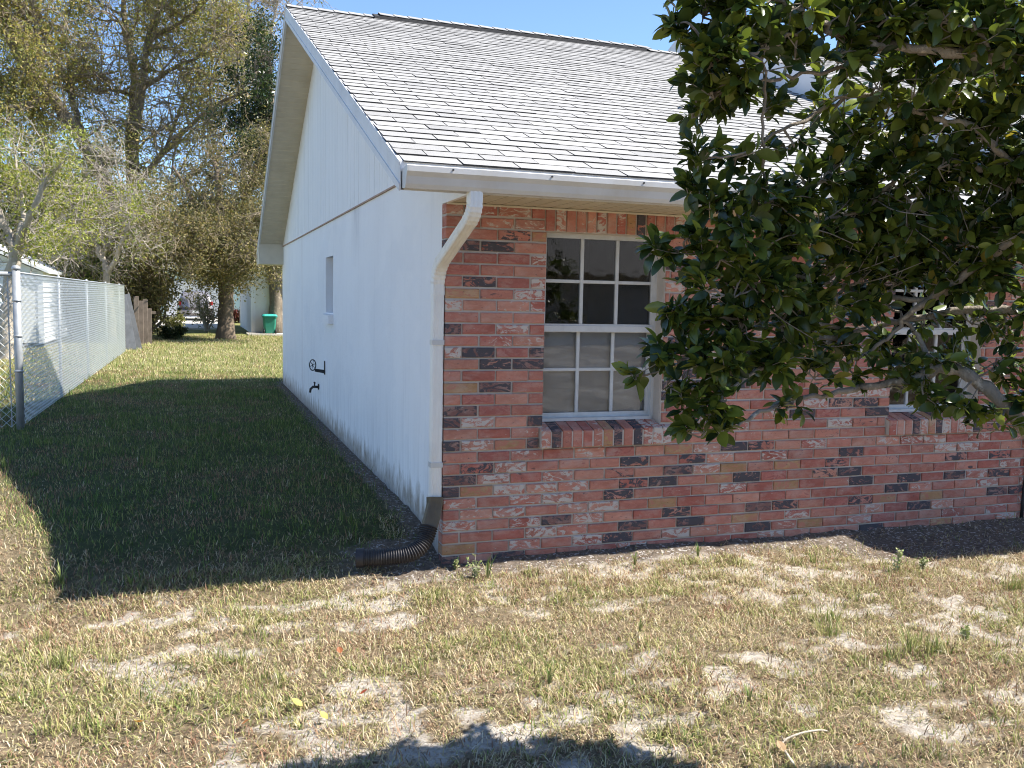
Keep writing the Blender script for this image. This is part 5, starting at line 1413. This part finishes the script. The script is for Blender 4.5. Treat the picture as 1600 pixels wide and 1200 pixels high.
def fallen(px, py, col, size, label):
    b = on(px, py, 2, 0.012); z = float(gz(b[0], b[1]))+.022
    vs, q4, t3 = leaf_template(.10, .25); a = rs.uniform(0, 6.28); Rz = np.array([[math.cos(a), -math.sin(a), 0], [math.sin(a), math.cos(a), 0], [0, 0, 1]]); Rx = np.array([[1, 0, 0], [0, .9, -.43], [0, .43, .9]])
    V = (vs*size*np.array([1.5, 1, 1]))@(Rz@Rx).T
    me = bpy.data.meshes.new('fallen_leaf'); me.from_pydata([tuple(v) for v in V], [], q4+t3); me.update()
    at_ = me.attributes.new('leafcol', 'FLOAT_COLOR', 'FACE'); at_.data.foreach_set('color', np.tile(np.array([*col, 1], np.float32), len(me.polygons)))
    o = link('fallen_leaf', me, MAT['leaf'], None, (b[0], b[1], z)); tag(o, label, 'leaf', 'fallen leaves on the lawn')
fallen(473, 1112, (.62, .50, .16), .05, 'pale yellow fallen leaf, roundest one on the lawn')
fallen(219, 1134, (.55, .27, .08), .045, 'orange fallen leaf on the lawn at the lower left')
fallen(512, 1132, (.60, .45, .15), .04, 'curled yellow fallen leaf right of the round one')
fallen(532, 1028, (.45, .16, .07), .035, 'small red brown fallen leaf above the yellow ones')
fallen(562, 1092, (.42, .10, .05), .035, 'reddest fallen leaf on the middle of the lawn')
fallen(1335, 1172, (.48, .24, .12), .04, 'tan fallen leaf to the right of the twig')
fallen(1226, 1185, (.55, .36, .2), .045, 'light brown fallen leaf under the fork of the twig')
fallen(377, 1141, (.50, .22, .08), .035, 'small rusty fallen leaf left of the yellow ones')
tp = [on(1240, 1194, 2, .03), on(1226, 1172, 2, .035), on(1224, 1158, 2, .045), on(1250, 1146, 2, .05), on(1278, 1141, 2, .04), on(1292, 1142, 2, .03)]
m = MB(); m.tube(catmull(tp, 4), list(np.linspace(.0055, .003, 21)), 6); m.tube([tp[2], on(1221, 1150, 2, .07)], [.004, .002], 5)
o = m.build('fallen_twig', MAT['bark_pale'], None, True); tag(o, 'bare forked fallen twig on the lawn', 'twig')

# ------------------------------------------------------------------ across the street: what the window panes mirror
ah = empty('street_house', (13, -27, 0)); tag(ah, 'white house across the street, mirrored in the window panes', 'house')
box('wall', MAT['white_wall'], ah, 7, 20, -36, -27, -.2, 2.6)
m = MB(); m.prism([(-37, 2.6), (-26.3, 2.6), (-31.6, 4.6)], 0, 6.4, 20.6); m.build('roof', MAT['far_roof'], ah)
box('garage_door', MAT['lap'], ah, 14, 18.5, -27.0, -26.93, -.1, 2.1); box('window', MAT['car_glass'], ah, 9, 10.4, -27.0, -26.94, .9, 2.0)
for k, (x_, y_, h_, lab) in enumerate([(-4, -21, 9, 'tall tree across the street behind the viewer'), (5, -23, 8, 'broad tree before the street house'), (11.5, -41, 11, 'tall tree behind the street house'), (20, -20, 9, 'tree beside the garage of the street house'), (2, -36, 10, 'big tree left of the street house')]):
    shrub('street_tree', lab, (x_, y_, 0), 4.2, 3.2, h_, 5200, .42, DG, (3, 3, 2, 1), 90+k, group='trees across the street', low=1.2)
